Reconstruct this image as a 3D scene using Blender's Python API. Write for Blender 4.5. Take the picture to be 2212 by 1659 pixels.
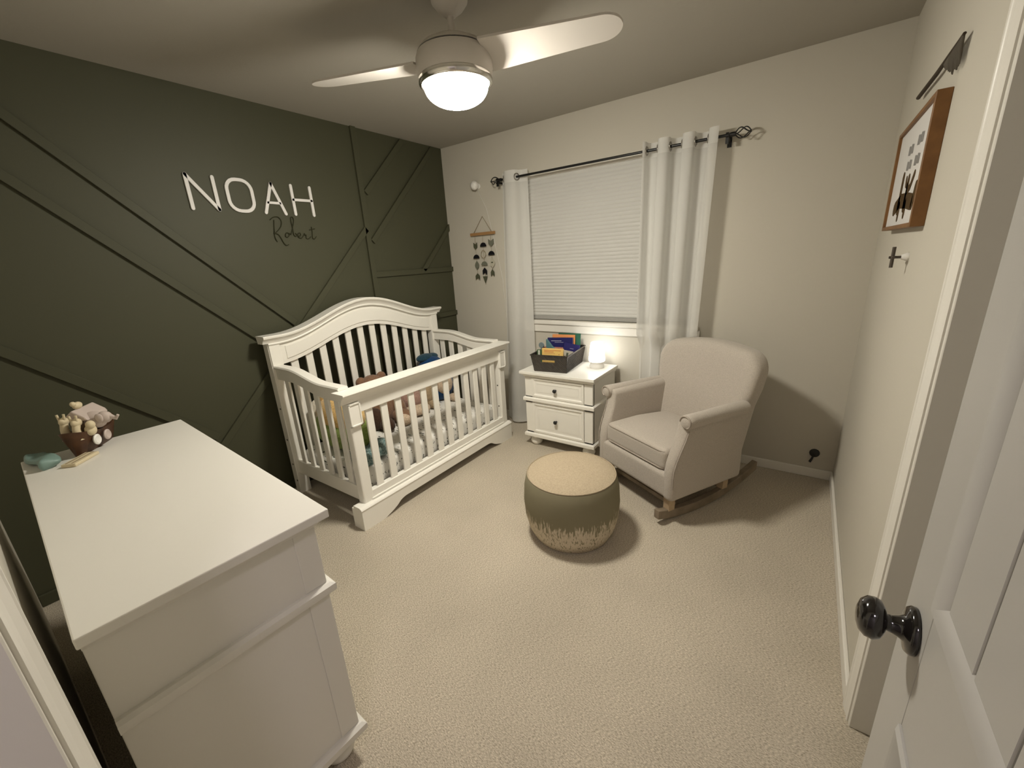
import bpy, math, random
from mathutils import Matrix, Vector
random.seed(7)
for o in list(bpy.data.objects):
    bpy.data.objects.remove(o)
SC = bpy.context.scene
COL = SC.collection

# ------------------------------------------------------------------ camera
W = 3.094          # right wall
H = 2.44           # ceiling
YN = -3.075        # near wall (the doorway wall)
cam_d = bpy.data.cameras.new('camera')
cam_d.sensor_fit = 'HORIZONTAL'; cam_d.sensor_width = 36.0
cam_d.lens = 886.753 / 2212.0 * 36.0
cam_d.clip_start = 0.01; cam_d.clip_end = 60
cam = bpy.data.objects.new('camera', cam_d); COL.objects.link(cam)
def cam_axes(yaw, pitch, roll):
    fwd = Vector((-math.sin(yaw)*math.cos(pitch), math.cos(yaw)*math.cos(pitch), math.sin(pitch)))
    right = Vector((math.cos(yaw), math.sin(yaw), 0)); up = right.cross(fwd)
    return (right*math.cos(roll)+up*math.sin(roll), -right*math.sin(roll)+up*math.cos(roll), fwd)
_r, _u, _f = cam_axes(math.radians(35.85998785), math.radians(-16.79153127), math.radians(-3.42497428))
cam.matrix_world = Matrix(((_r.x, _u.x, -_f.x, 2.81831668), (_r.y, _u.y, -_f.y, -3.02986006), (_r.z, _u.z, -_f.z, 1.46015526), (0, 0, 0, 1)))
SC.camera = cam

# ------------------------------------------------------------------ world, view, exposure
world = bpy.data.worlds.new('night'); SC.world = world; world.use_nodes = True
world.node_tree.nodes['Background'].inputs[0].default_value = (0.010, 0.012, 0.018, 1)
world.node_tree.nodes['Background'].inputs[1].default_value = 1.0
SC.view_settings.view_transform = 'Standard'
SC.view_settings.look = 'None'
SC.view_settings.gamma = 1.0
SC.view_settings.use_curve_mapping = False
SC.view_settings.exposure = 2.6
FAN_GLOBE = 33.0      # emission of the fan's bowl
TABLE_LAMP = 1.5      # emission of the night light's shade
HALL_LAMP = 8.5       # emission of the hallway ceiling dome

# ------------------------------------------------------------------ materials
def lin(c):
    if isinstance(c, str):
        c = [int(c[i:i+2], 16)/255 for i in (0, 2, 4)]
    return tuple((v/12.92 if v <= .04045 else ((v+.055)/1.055)**2.4) for v in c)
MATS = {}
def mat(name, col, rough=.6, spec=.3, noise=None, bump=None, metal=0.0, emit=None, sheen=0.0, trans=0.0, coat=0.0):
    """noise=(scale, second colour, detail); bump=(scale, strength, distance)"""
    m = bpy.data.materials.new(name); m.use_nodes = True
    nt = m.node_tree; b = nt.nodes['Principled BSDF']
    c = lin(col) if isinstance(col, str) else col
    b.inputs['Base Color'].default_value = (*c, 1)
    b.inputs['Roughness'].default_value = rough
    b.inputs['Specular IOR Level'].default_value = spec
    b.inputs['Metallic'].default_value = metal
    b.inputs['Sheen Weight'].default_value = sheen
    b.inputs['Coat Weight'].default_value = coat
    if trans: b.inputs['Transmission Weight'].default_value = trans
    tc = nt.nodes.new('ShaderNodeTexCoord')
    if noise:
        n = nt.nodes.new('ShaderNodeTexNoise'); n.inputs['Scale'].default_value = noise[0]
        n.inputs['Detail'].default_value = noise[2] if len(noise) > 2 else 3
        nt.links.new(tc.outputs['Object'], n.inputs['Vector'])
        r = nt.nodes.new('ShaderNodeValToRGB'); r.color_ramp.elements[0].position = .35; r.color_ramp.elements[1].position = .65
        c2 = lin(noise[1]) if isinstance(noise[1], str) else noise[1]
        r.color_ramp.elements[0].color = (*c, 1); r.color_ramp.elements[1].color = (*c2, 1)
        nt.links.new(n.outputs['Fac'], r.inputs['Fac']); nt.links.new(r.outputs['Color'], b.inputs['Base Color'])
    if bump:
        n = nt.nodes.new('ShaderNodeTexNoise'); n.inputs['Scale'].default_value = bump[0]; n.inputs['Detail'].default_value = 3
        nt.links.new(tc.outputs['Object'], n.inputs['Vector'])
        bp = nt.nodes.new('ShaderNodeBump'); bp.inputs['Strength'].default_value = bump[1]; bp.inputs['Distance'].default_value = bump[2] if len(bump) > 2 else .01
        nt.links.new(n.outputs['Fac'], bp.inputs['Height']); nt.links.new(bp.outputs['Normal'], b.inputs['Normal'])
    if emit:
        b.inputs['Emission Color'].default_value = (*emit[0], 1); b.inputs['Emission Strength'].default_value = emit[1]
    MATS[name] = m
    return m
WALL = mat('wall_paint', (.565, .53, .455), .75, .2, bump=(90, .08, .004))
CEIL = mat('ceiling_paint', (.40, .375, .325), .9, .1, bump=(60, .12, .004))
GREEN = mat('olive_paint', (.064, .064, .037), .55, .3, bump=(120, .06, .003))
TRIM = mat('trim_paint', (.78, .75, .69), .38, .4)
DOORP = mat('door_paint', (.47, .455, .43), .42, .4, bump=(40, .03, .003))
WHITE = mat('furniture_white', (.86, .835, .77), .35, .4)
WHITE2 = mat('dresser_white', (.76, .735, .68), .4, .35)
LETTER = mat('letter_white', (.78, .76, .74), .5, .3)
BLACKM = mat('black_metal', (.008, .008, .008), .32, .5)
BRONZE = mat('oil_rubbed_bronze', (.010, .008, .007), .12, .6, coat=.4)
CHROME = mat('grommet_metal', (.35, .33, .30), .3, .5, metal=.9)
UPH = mat('armchair_fabric', (.52, .465, .405), .95, .1, noise=(220, (.44, .392, .338), 2), bump=(420, .35, .004), sheen=.25)
PIPE = mat('piping_fabric', (.40, .35, .30), .95, .1)
WOOD = mat('rocker_wood', (.27, .215, .155), .55, .3, noise=(14, (.19, .15, .105), 6))
WOODL = mat('light_wood', (.50, .38, .25), .5, .3, noise=(20, (.42, .31, .2), 5))
FRAMEW = mat('frame_oak', (.22, .105, .035), .5, .3, noise=(18, (.17, .08, .027), 5))
BLIND = mat('shade_fabric', (.58, .57, .54), .9, .1, bump=(300, .15, .002))
GLASS = mat('window_glass', (.02, .025, .03), .05, .5)
FANW = mat('fan_white', (.66, .62, .57), .42, .35)
FANCH = mat('fan_chrome', (.75, .73, .70), .15, .5, metal=1.0)
DARK = mat('dark_gap', (.02, .018, .015), .8, .1)
BOLT = mat('bolt_steel', (.10, .09, .08), .35, .5, metal=.8)
POUFT = mat('pouf_linen', (.50, .41, .29), .95, .1, noise=(160, (.42, .34, .24), 2), bump=(380, .4, .004))
PLASTIC = mat('white_plastic', (.80, .78, .74), .35, .4)
HALLW = mat('hall_paint', (.72, .69, .68), .8, .2)

def globe_mat(name, col, strength):
    m = bpy.data.materials.new(name); m.use_nodes = True; nt = m.node_tree; nt.nodes.clear()
    out = nt.nodes.new('ShaderNodeOutputMaterial'); e = nt.nodes.new('ShaderNodeEmission')
    e.inputs[0].default_value = (*col, 1); e.inputs[1].default_value = strength
    nt.links.new(e.outputs[0], out.inputs[0]); return m
GLOBE = globe_mat('lit_globe', (1.0, .945, .82), FAN_GLOBE)
SHADE = globe_mat('lit_shade', (1.0, .98, .92), TABLE_LAMP)
HALLG = globe_mat('lit_hall_dome', (1.0, .90, .98), HALL_LAMP)

def carpet_mat():
    m = bpy.data.materials.new('carpet_loop'); m.use_nodes = True; nt = m.node_tree; b = nt.nodes['Principled BSDF']
    b.inputs['Roughness'].default_value = 1.0; b.inputs['Specular IOR Level'].default_value = .05; b.inputs['Sheen Weight'].default_value = .15
    tc = nt.nodes.new('ShaderNodeTexCoord'); mp = nt.nodes.new('ShaderNodeMapping')
    mp.inputs['Scale'].default_value = (1.0, 2.3, 1.0); mp.inputs['Rotation'].default_value = (0, 0, math.radians(14))
    nt.links.new(tc.outputs['Object'], mp.inputs['Vector'])
    n1 = nt.nodes.new('ShaderNodeTexNoise'); n1.inputs['Scale'].default_value = 130; n1.inputs['Detail'].default_value = 4; n1.inputs['Roughness'].default_value = .7
    n2 = nt.nodes.new('ShaderNodeTexNoise'); n2.inputs['Scale'].default_value = 2.2; n2.inputs['Detail'].default_value = 4
    nt.links.new(mp.outputs[0], n1.inputs['Vector']); nt.links.new(tc.outputs['Object'], n2.inputs['Vector'])
    r1 = nt.nodes.new('ShaderNodeValToRGB')
    r1.color_ramp.elements[0].position = .30; r1.color_ramp.elements[0].color = (.25, .205, .15, 1)
    r1.color_ramp.elements[1].position = .68; r1.color_ramp.elements[1].color = (.80, .715, .575, 1)
    nt.links.new(n1.outputs['Fac'], r1.inputs['Fac'])
    r2 = nt.nodes.new('ShaderNodeValToRGB')
    r2.color_ramp.elements[0].position = .3; r2.color_ramp.elements[0].color = (.86, .86, .86, 1)
    r2.color_ramp.elements[1].position = .7; r2.color_ramp.elements[1].color = (1, 1, 1, 1)
    nt.links.new(n2.outputs['Fac'], r2.inputs['Fac'])
    mx = nt.nodes.new('ShaderNodeMixRGB'); mx.blend_type = 'MULTIPLY'; mx.inputs[0].default_value = 1
    nt.links.new(r1.outputs[0], mx.inputs[1]); nt.links.new(r2.outputs[0], mx.inputs[2]); nt.links.new(mx.outputs[0], b.inputs['Base Color'])
    bp = nt.nodes.new('ShaderNodeBump'); bp.inputs['Strength'].default_value = .4; bp.inputs['Distance'].default_value = .010
    nt.links.new(n1.outputs['Fac'], bp.inputs['Height']); nt.links.new(bp.outputs[0], b.inputs['Normal'])
    return m
CARPET = carpet_mat()

def sheer_mat(name, t):
    m = bpy.data.materials.new(name); m.use_nodes = True; nt = m.node_tree; nt.nodes.clear()
    out = nt.nodes.new('ShaderNodeOutputMaterial'); tr = nt.nodes.new('ShaderNodeBsdfTransparent')
    d = nt.nodes.new('ShaderNodeBsdfDiffuse'); d.inputs[0].default_value = (.88, .87, .84, 1)
    tl = nt.nodes.new('ShaderNodeBsdfTranslucent'); tl.inputs[0].default_value = (.88, .87, .84, 1)
    a = nt.nodes.new('ShaderNodeMixShader'); a.inputs[0].default_value = .35
    nt.links.new(d.outputs[0], a.inputs[1]); nt.links.new(tl.outputs[0], a.inputs[2])
    mx = nt.nodes.new('ShaderNodeMixShader'); mx.inputs[0].default_value = t
    nt.links.new(a.outputs[0], mx.inputs[1]); nt.links.new(tr.outputs[0], mx.inputs[2]); nt.links.new(mx.outputs[0], out.inputs[0])
    return m
SHEER = sheer_mat('sheer_voile', .24)
SHEER2 = sheer_mat('sheer_header', .12)

def sheet_mat():
    m = bpy.data.materials.new('printed_sheet'); m.use_nodes = True; nt = m.node_tree; b = nt.nodes['Principled BSDF']
    b.inputs['Roughness'].default_value = .95; b.inputs['Specular IOR Level'].default_value = .1
    tc = nt.nodes.new('ShaderNodeTexCoord'); mp = nt.nodes.new('ShaderNodeMapping'); mp.inputs['Scale'].default_value = (1.0, 2.6, 2.0)
    nt.links.new(tc.outputs['Object'], mp.inputs['Vector'])
    v = nt.nodes.new('ShaderNodeTexNoise'); v.inputs['Scale'].default_value = 26; v.inputs['Detail'].default_value = 1.2
    nt.links.new(mp.outputs[0], v.inputs['Vector'])
    r = nt.nodes.new('ShaderNodeValToRGB'); r.color_ramp.interpolation = 'CONSTANT'
    r.color_ramp.elements[0].position = 0; r.color_ramp.elements[0].color = (.13, .135, .12, 1)
    r.color_ramp.elements[1].position = .345; r.color_ramp.elements[1].color = (.80, .78, .73, 1)
    nt.links.new(v.outputs['Fac'], r.inputs['Fac']); nt.links.new(r.outputs[0], b.inputs['Base Color'])
    return m
SHEET = sheet_mat()

def pouf_side_mat():
    # olive cloth with a ragged cream dip-dyed hem
    m = bpy.data.materials.new('pouf_dipped_cloth'); m.use_nodes = True; nt = m.node_tree; b = nt.nodes['Principled BSDF']
    b.inputs['Roughness'].default_value = .95; b.inputs['Specular IOR Level'].default_value = .1
    tc = nt.nodes.new('ShaderNodeTexCoord'); mp = nt.nodes.new('ShaderNodeMapping'); mp.inputs['Scale'].default_value = (34, 34, 5)
    nt.links.new(tc.outputs['Object'], mp.inputs['Vector'])
    n = nt.nodes.new('ShaderNodeTexNoise'); n.inputs['Scale'].default_value = 3.2; n.inputs['Detail'].default_value = 3
    nt.links.new(mp.outputs[0], n.inputs['Vector'])
    sx = nt.nodes.new('ShaderNodeSeparateXYZ'); nt.links.new(tc.outputs['Object'], sx.inputs[0])
    ml = nt.nodes.new('ShaderNodeMath'); ml.operation = 'MULTIPLY'; ml.inputs[1].default_value = .29
    nt.links.new(n.outputs['Fac'], ml.inputs[0])
    ad = nt.nodes.new('ShaderNodeMath'); ad.operation = 'SUBTRACT'
    nt.links.new(sx.outputs['Z'], ad.inputs[0]); nt.links.new(ml.outputs[0], ad.inputs[1])
    r = nt.nodes.new('ShaderNodeValToRGB'); r.color_ramp.elements[0].position = .0; r.color_ramp.elements[1].position = .02
    r.color_ramp.elements[0].color = (.58, .50, .38, 1); r.color_ramp.elements[1].color = (.235, .21, .138, 1)
    nt.links.new(ad.outputs[0], r.inputs['Fac'])
    mp2 = nt.nodes.new('ShaderNodeMapping'); mp2.inputs['Scale'].default_value = (60, 60, 9); nt.links.new(tc.outputs['Object'], mp2.inputs['Vector'])
    n2 = nt.nodes.new('ShaderNodeTexNoise'); n2.inputs['Scale'].default_value = 3.0; n2.inputs['Detail'].default_value = 2; nt.links.new(mp2.outputs[0], n2.inputs['Vector'])
    r2 = nt.nodes.new('ShaderNodeValToRGB'); r2.color_ramp.elements[0].position = .36; r2.color_ramp.elements[1].position = .44; nt.links.new(n2.outputs['Fac'], r2.inputs['Fac'])
    mx = nt.nodes.new('ShaderNodeMixRGB'); mx.inputs[1].default_value = (.235, .21, .138, 1)
    nt.links.new(r2.outputs[0], mx.inputs[0]); nt.links.new(r.outputs[0], mx.inputs[2]); nt.links.new(mx.outputs[0], b.inputs['Base Color'])
    return m
POUFS = pouf_side_mat()

# ------------------------------------------------------------------ mesh helpers: every builder returns (V, F)
def box(x0, x1, y0, y1, z0, z1):
    V = [(x0,y0,z0),(x1,y0,z0),(x1,y1,z0),(x0,y1,z0),(x0,y0,z1),(x1,y0,z1),(x1,y1,z1),(x0,y1,z1)]
    return V, [(3,2,1,0),(4,5,6,7),(0,1,5,4),(1,2,6,5),(2,3,7,6),(3,0,4,7)]
def join(*ms):
    V, F = [], []
    for v, f in ms:
        n = len(V); V += list(v); F += [tuple(i+n for i in q) for q in f]
    return V, F
def xf(m, fn):
    return [fn(*v) for v in m[0]], m[1]
def move(m, dx, dy, dz):
    return xf(m, lambda x, y, z: (x+dx, y+dy, z+dz))
def rotz(m, a, c=(0, 0)):
    ca, sa = math.cos(a), math.sin(a)
    return xf(m, lambda x, y, z: (c[0]+(x-c[0])*ca-(y-c[1])*sa, c[1]+(x-c[0])*sa+(y-c[1])*ca, z))
def prism(poly, axis, a, b):
    n = len(poly); V = []
    for t in (a, b):
        for p, q in poly:
            V.append({'x': (t, p, q), 'y': (p, t, q), 'z': (p, q, t)}[axis])
    F = [tuple(range(n))[::-1], tuple(range(n, 2*n))] + [(i, (i+1) % n, n+(i+1) % n, n+i) for i in range(n)]
    return V, F
def lathe(prof, n=32, c=(0, 0, 0), axis='z'):
    V, F = [], []
    for r, h in prof:
        for i in range(n):
            a = 2*math.pi*i/n
            x, y = r*math.cos(a), r*math.sin(a)
            V.append({'z': (c[0]+x, c[1]+y, c[2]+h), 'x': (c[0]+h, c[1]+x, c[2]+y), 'y': (c[0]+x, c[1]+h, c[2]+y)}[axis])
    for j in range(len(prof)-1):
        for i in range(n):
            F.append((j*n+i, j*n+(i+1) % n, (j+1)*n+(i+1) % n, (j+1)*n+i))
    F.append(tuple(range(n))[::-1]); F.append(tuple((len(prof)-1)*n+i for i in range(n)))
    return V, F
def tube(pts, r, n=8, closed=False):
    pts = [Vector(p) for p in pts]; V, F = [], []; m = len(pts); up = None
    for i, p in enumerate(pts):
        a = pts[(i-1) % m] if (closed or i > 0) else p; b = pts[(i+1) % m] if (closed or i < m-1) else p
        t = (b-a).normalized()
        if up is None:
            up = Vector((0, 0, 1)) if abs(t.z) < .9 else Vector((1, 0, 0))
        s = t.cross(up).normalized(); up = s.cross(t).normalized()
        rr = r[i] if isinstance(r, (list, tuple)) else r
        for k in range(n):
            an = 2*math.pi*k/n
            V.append(tuple(p + s*math.cos(an)*rr + up*math.sin(an)*rr))
    for i in range(m if closed else m-1):
        j = (i+1) % m
        for k in range(n):
            F.append((i*n+k, i*n+(k+1) % n, j*n+(k+1) % n, j*n+k))
    if not closed:
        F.append(tuple(range(n))[::-1]); F.append(tuple((m-1)*n+k for k in range(n)))
    return V, F
def ribbon(pts, w, closed=False, axis='x', a=0, b=.01, cap=True):
    """flat stroke of width w along 2-D pts, extruded along axis from a to b"""
    P = [Vector(p) for p in pts]; m = len(P); L, R = [], []
    for i in range(m):
        if closed: pa, pb = P[(i-1) % m], P[(i+1) % m]
        else: pa, pb = P[max(i-1, 0)], P[min(i+1, m-1)]
        t1 = (P[i]-pa).normalized() if (P[i]-pa).length > 1e-9 else (pb-P[i]).normalized()
        t2 = (pb-P[i]).normalized() if (pb-P[i]).length > 1e-9 else t1
        t = (t1+t2).normalized(); nn = Vector((-t.y, t.x)); k = max(.4, abs(nn.dot(Vector((-t1.y, t1.x)))))
        L.append(P[i]+nn*w/2/k); R.append(P[i]-nn*w/2/k)
    if closed:
        V = []; F = []
        for t in (a, b):
            for q in L: V.append((t, q.x, q.y))
            for q in R: V.append((t, q.x, q.y))
        for i in range(m):
            j = (i+1) % m
            F += [(i, j, m+j, m+i), (2*m+i, 3*m+i, 3*m+j, 2*m+j), (i, 2*m+i, 2*m+j, j), (m+i, m+j, 3*m+j, 3*m+i)]
        M = (V, F)
    else:
        head, tail = [], []
        if cap:
            t = (P[-1]-P[-2]).normalized(); n_ = Vector((-t.y, t.x))
            head = [P[-1]+(n_*math.cos(q)+t*math.sin(q))*w/2 for q in (math.pi*.25, math.pi*.5, math.pi*.75)]
            t = (P[1]-P[0]).normalized(); n_ = Vector((-t.y, t.x))
            tail = [P[0]+(-n_*math.cos(q)-t*math.sin(q))*w/2 for q in (math.pi*.25, math.pi*.5, math.pi*.75)]
        poly = [(q.x, q.y) for q in (L+head+R[::-1]+tail)]
        M = prism(poly, 'x', a, b)
    if axis == 'y': M = xf(M, lambda x, y, z: (y, x, z))
    if axis == 'z': M = xf(M, lambda x, y, z: (y, z, x))
    return M
def rbox(sx, sy, sz, r, k=4, m=3, fn=None):
    """rounded box centred at 0, full sizes, smooth grid; fn deforms each vertex"""
    hx, hy, hz = sx/2, sy/2, sz/2
    def coords(h):
        i = max(h-r, 1e-6); out = []
        for j in range(k): out.append(-h+(h-i)*j/k)
        for j in range(m+1): out.append(-i+2*i*j/m)
        for j in range(1, k+1): out.append(i+(h-i)*j/k)
        return out
    cx, cy, cz = coords(hx), coords(hy), coords(hz)
    idx, V, F = {}, [], []
    def vert(x, y, z):
        q = (max(-hx+r, min(hx-r, x)), max(-hy+r, min(hy-r, y)), max(-hz+r, min(hz-r, z)))
        d = Vector((x-q[0], y-q[1], z-q[2]))
        if d.length > 1e-9: d = d.normalized()*r
        pnt = (q[0]+d.x, q[1]+d.y, q[2]+d.z); key = tuple(round(c, 6) for c in pnt)
        if key not in idx:
            idx[key] = len(V); V.append(fn(*pnt) if fn else pnt)
        return idx[key]
    def face(ids, flip):
        ids2 = []
        for i in ids:
            if i not in ids2: ids2.append(i)
        if len(ids2) > 2: F.append(tuple(ids2[::-1] if flip else ids2))
    for s in (-1, 1):
        for i in range(len(cx)-1):
            for j in range(len(cy)-1):
                face([vert(cx[i], cy[j], s*hz), vert(cx[i+1], cy[j], s*hz), vert(cx[i+1], cy[j+1], s*hz), vert(cx[i], cy[j+1], s*hz)], s < 0)
            for j in range(len(cz)-1):
                face([vert(cx[i], s*hy, cz[j]), vert(cx[i+1], s*hy, cz[j]), vert(cx[i+1], s*hy, cz[j+1]), vert(cx[i], s*hy, cz[j+1])], s > 0)
        for i in range(len(cy)-1):
            for j in range(len(cz)-1):
                face([vert(s*hx, cy[i], cz[j]), vert(s*hx, cy[i+1], cz[j]), vert(s*hx, cy[i+1], cz[j+1]), vert(s*hx, cy[i], cz[j+1])], s < 0)
    return V, F
def ball(c, r, n=18, m=10, rot=0.0, tilt=0.0):
    if not isinstance(r, (tuple, list)): r = (r, r, r)
    V, F = [], []
    R = Matrix.Rotation(rot, 3, 'Z') @ Matrix.Rotation(tilt, 3, 'X')
    for j in range(1, m):
        t = math.pi*j/m
        for i in range(n):
            a = 2*math.pi*i/n
            v = R @ Vector((r[0]*math.sin(t)*math.cos(a), r[1]*math.sin(t)*math.sin(a), r[2]*math.cos(t)))
            V.append((c[0]+v.x, c[1]+v.y, c[2]+v.z))
    for s in (1, -1):
        v = R @ Vector((0, 0, r[2]*s)); V.append((c[0]+v.x, c[1]+v.y, c[2]+v.z))
    for j in range(m-2):
        for i in range(n):
            F.append((j*n+i, (j+1)*n+i, (j+1)*n+(i+1) % n, j*n+(i+1) % n))
    tp, bt = (m-1)*n, (m-1)*n+1
    for i in range(n):
        F.append((tp, i, (i+1) % n)); F.append((bt, (m-2)*n+(i+1) % n, (m-2)*n+i))
    return V, F
def grid(fn, nu, nv):
    V = [fn(i/nu, j/nv) for j in range(nv+1) for i in range(nu+1)]
    F = [(j*(nu+1)+i, j*(nu+1)+i+1, (j+1)*(nu+1)+i+1, (j+1)*(nu+1)+i) for j in range(nv) for i in range(nu)]
    return V, F
def sweep(profile, stations):
    """closed profile [(a,b)] carried through stations: fn(a,b)->xyz for each station"""
    n = len(profile); V, F = [], []
    for st in stations:
        V += [st(a, b) for a, b in profile]
    for j in range(len(stations)-1):
        for i in range(n):
            F.append((j*n+i, j*n+(i+1) % n, (j+1)*n+(i+1) % n, (j+1)*n+i))
    F.append(tuple(range(n))[::-1]); F.append(tuple((len(stations)-1)*n+i for i in range(n)))
    return V, F
import bmesh
def obj(name, m, mt, parent=None, smooth=False, bevel=0, seg=2, loc=None, sub=0, angle=None):
    me = bpy.data.meshes.new(name); me.from_pydata([tuple(v) for v in m[0]], [], m[1])
    bm = bmesh.new(); bm.from_mesh(me); bmesh.ops.recalc_face_normals(bm, faces=bm.faces)
    if smooth:
        ca = math.radians(angle if angle else 50)
        for e in bm.edges:
            if len(e.link_faces) == 2 and e.calc_face_angle(0) > ca: e.smooth = False
    bm.to_mesh(me); bm.free()
    if smooth:
        me.polygons.foreach_set('use_smooth', [True]*len(me.polygons))
    me.materials.append(mt); o = bpy.data.objects.new(name, me); COL.objects.link(o)
    if loc: o.location = loc
    if parent: o.parent = parent
    if bevel:
        b = o.modifiers.new('bevel', 'BEVEL'); b.width = bevel; b.segments = seg; b.limit_method = 'ANGLE'; b.angle_limit = math.radians(40)
    if sub:
        s = o.modifiers.new('sub', 'SUBSURF'); s.levels = sub; s.render_levels = sub
    return o
def tag(o, label, cat, group=None):
    o['label'] = label; o['category'] = cat
    if group: o['group'] = group
    return o
def thing(name, label, cat, loc=(0, 0, 0), rz=0.0, group=None):
    o = bpy.data.objects.new(name, None); COL.objects.link(o); o.empty_display_size = .1
    o.location = loc; o.rotation_euler = (0, 0, rz)
    return tag(o, label, cat, group)
def struct(name, m, mt, label=None, **k):
    o = obj(name, m, mt, **k); o['kind'] = 'structure'
    if label: o['label'] = label; o['category'] = name.split('_')[0]
    return o

# ================================================================== the room
HX0, HX1, HY0 = 1.2, 3.9, -4.30          # hallway behind the doorway
DX0, DX1, DZ = 2.185, 3.010, 2.05        # doorway in the near wall
WX0, WX1, WZ0, WZ1 = .80, 2.22, .955, 2.10   # window opening
CY0, CY1, CZ = -2.93, -1.700, 2.04       # closet opening in the right wall
struct('floor', box(-.12, 3.9, HY0, .14, -.1, 0), CARPET, 'beige looped carpet covering the whole nursery floor')
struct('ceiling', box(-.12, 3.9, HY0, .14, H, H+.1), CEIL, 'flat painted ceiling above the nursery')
wl = struct('wall_left', box(-.12, 0, YN-.12, .14, 0, H), GREEN, 'dark olive green accent wall with raised batten strips')
struct('wall_back', join(box(0, WX0, 0, .14, 0, H), box(WX1, W+.12, 0, .14, 0, H), box(WX0, WX1, 0, .14, 0, WZ0), box(WX0, WX1, 0, .14, WZ1, H)), WALL, 'cream wall holding the window with the pleated shade')
struct('wall_right', join(box(W, W+.12, CY1, 0, 0, H), box(W, W+.12, YN, CY0, 0, H), box(W, W+.12, CY0, CY1, CZ, H)), WALL, 'cream wall on the right carrying the framed print')
struct('wall_near', join(box(0, DX0, YN-.12, YN, 0, H), box(DX1, W+.12, YN-.12, YN, 0, H), box(DX0, DX1, YN-.12, YN, DZ, H)), WALL, 'cream wall behind the dresser with the doorway')
struct('wall_closet', join(box(W+.70, W+.75, YN, 0-.9, 0, H), box(W+.12, W+.70, CY1+.25, CY1+.30, 0, H), box(W+.12, W+.70, YN-.02, YN+.03, 0, H)), WALL)
struct('wall_hall', join(box(HX0, HX1, HY0-.05, HY0, 0, H), box(HX0-.05, HX0, HY0, YN-.12, 0, H), box(HX1, HX1+.05, HY0, YN-.12, 0, H)), HALLW)

# battens on the olive wall: (y0,z0)->(y1,z1) marks the lower/left edge of each strip
BW, BT = .042, .018
def batten(p0, p1, side):
    a, b = Vector(p0), Vector(p1); t = (b-a).normalized(); n_ = Vector((-t.y, t.x))
    if n_.dot(Vector(side)) < 0: n_ = -n_
    n_ = n_*BW
    obj('batten', prism([tuple(a), tuple(b), tuple(b+n_), tuple(a+n_)], 'x', 0, BT), GREEN, wl, bevel=.0012, seg=1)
batten((-2.93, 2.44), (-1.612, 1.122), (1, 1))
batten((-3.06, 2.268), (-1.764, .972), (1, 1))
batten((-3.06, 1.366), (-2.215, .521), (1, 1))
batten((-.931, .10), (-.931, H), (1, 0))
batten((-.931, 1.765), (-2.60, .095), (1, -1))
batten((-.475, 2.435), (-.889, 2.02), (1, -1))
batten((-.135, 2.435), (-.889, 1.672), (1, -1))
batten((0, 1.812), (-.39, 1.432), (1, -1))
batten((-.889, 1.389), (0, 1.389), (0, 1))
batten((-.889, .978), (0, .978), (0, 1))

def baseboard(name, m, mt=TRIM): 
    return struct(name, m, mt, bevel=.004, seg=2)
baseboard('baseboard_left', box(0, .014, YN, 0, 0, .062), GREEN)
baseboard('baseboard_back', box(.014, W, -.014, 0, 0, .062))
baseboard('baseboard_right', box(W-.014, W, CY1+.075, -.014, 0, .062))

# door casing of the doorway (left side is in view), jambs
def casing_profile(w, t_in, t_out):
    return [(0, 0), (0, t_in), (w*.18, t_in+.002), (w*.25, t_in-.001), (w*.55, t_in+.004), (w*.78, t_out-.002), (w*.82, t_out), (w, t_out), (w, 0)]
pr = casing_profile(.062, .008, .020)
struct('trim_1', sweep(pr, [lambda a, b, z=z: (DX0-.004-a, YN+b, z) for z in (0, DZ+.06)]), TRIM, 'white moulded casing on the left of the doorway')
struct('trim_2', sweep(pr, [lambda a, b, z=z: (DX1+.014+a*.8, YN+b, z) for z in (0, DZ+.06)]), TRIM)
struct('trim_3', sweep(pr, [lambda a, b, x=x: (x, YN+b, DZ+.004+a) for x in (DX0-.06, DX1+.06)]), TRIM)
struct('trim_4', join(box(DX0-.006, DX0+.012, YN-.125, YN+.004, 0, DZ), box(DX1-.012, DX1+.006, YN-.125, YN+.004, 0, DZ), box(DX0, DX1, YN-.125, YN+.004, DZ-.014, DZ+.004)), TRIM, 'white door jamb lining the doorway', bevel=.002, seg=1)
# closet casing and jamb on the right wall
struct('trim_5', sweep(casing_profile(.062, .008, .015), [lambda a, b, z=z: (W-b, CY1+a, z) for z in (0, CZ+.06)]), TRIM, 'white moulded casing of the closet opening on the right wall')
struct('trim_6', sweep(casing_profile(.062, .008, .015), [lambda a, b, y=y: (W-b, y, CZ+a) for y in (CY0, CY1+.062)]), TRIM)
struct('trim_7', join(box(W-.004, W+.124, CY1-.016, CY1+.004, 0, CZ), box(W-.004, W+.124, CY0-.004, CY0+.016, 0, CZ)), TRIM, 'grey shaded jamb inside the closet opening', bevel=.002, seg=1)
d2 = struct('door_2', box(W+.075, W+.105, CY0+.017, CY1-.017, .012, CZ-.01), DOORP, 'closet door slab set back in the closet opening', bevel=.003)

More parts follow.
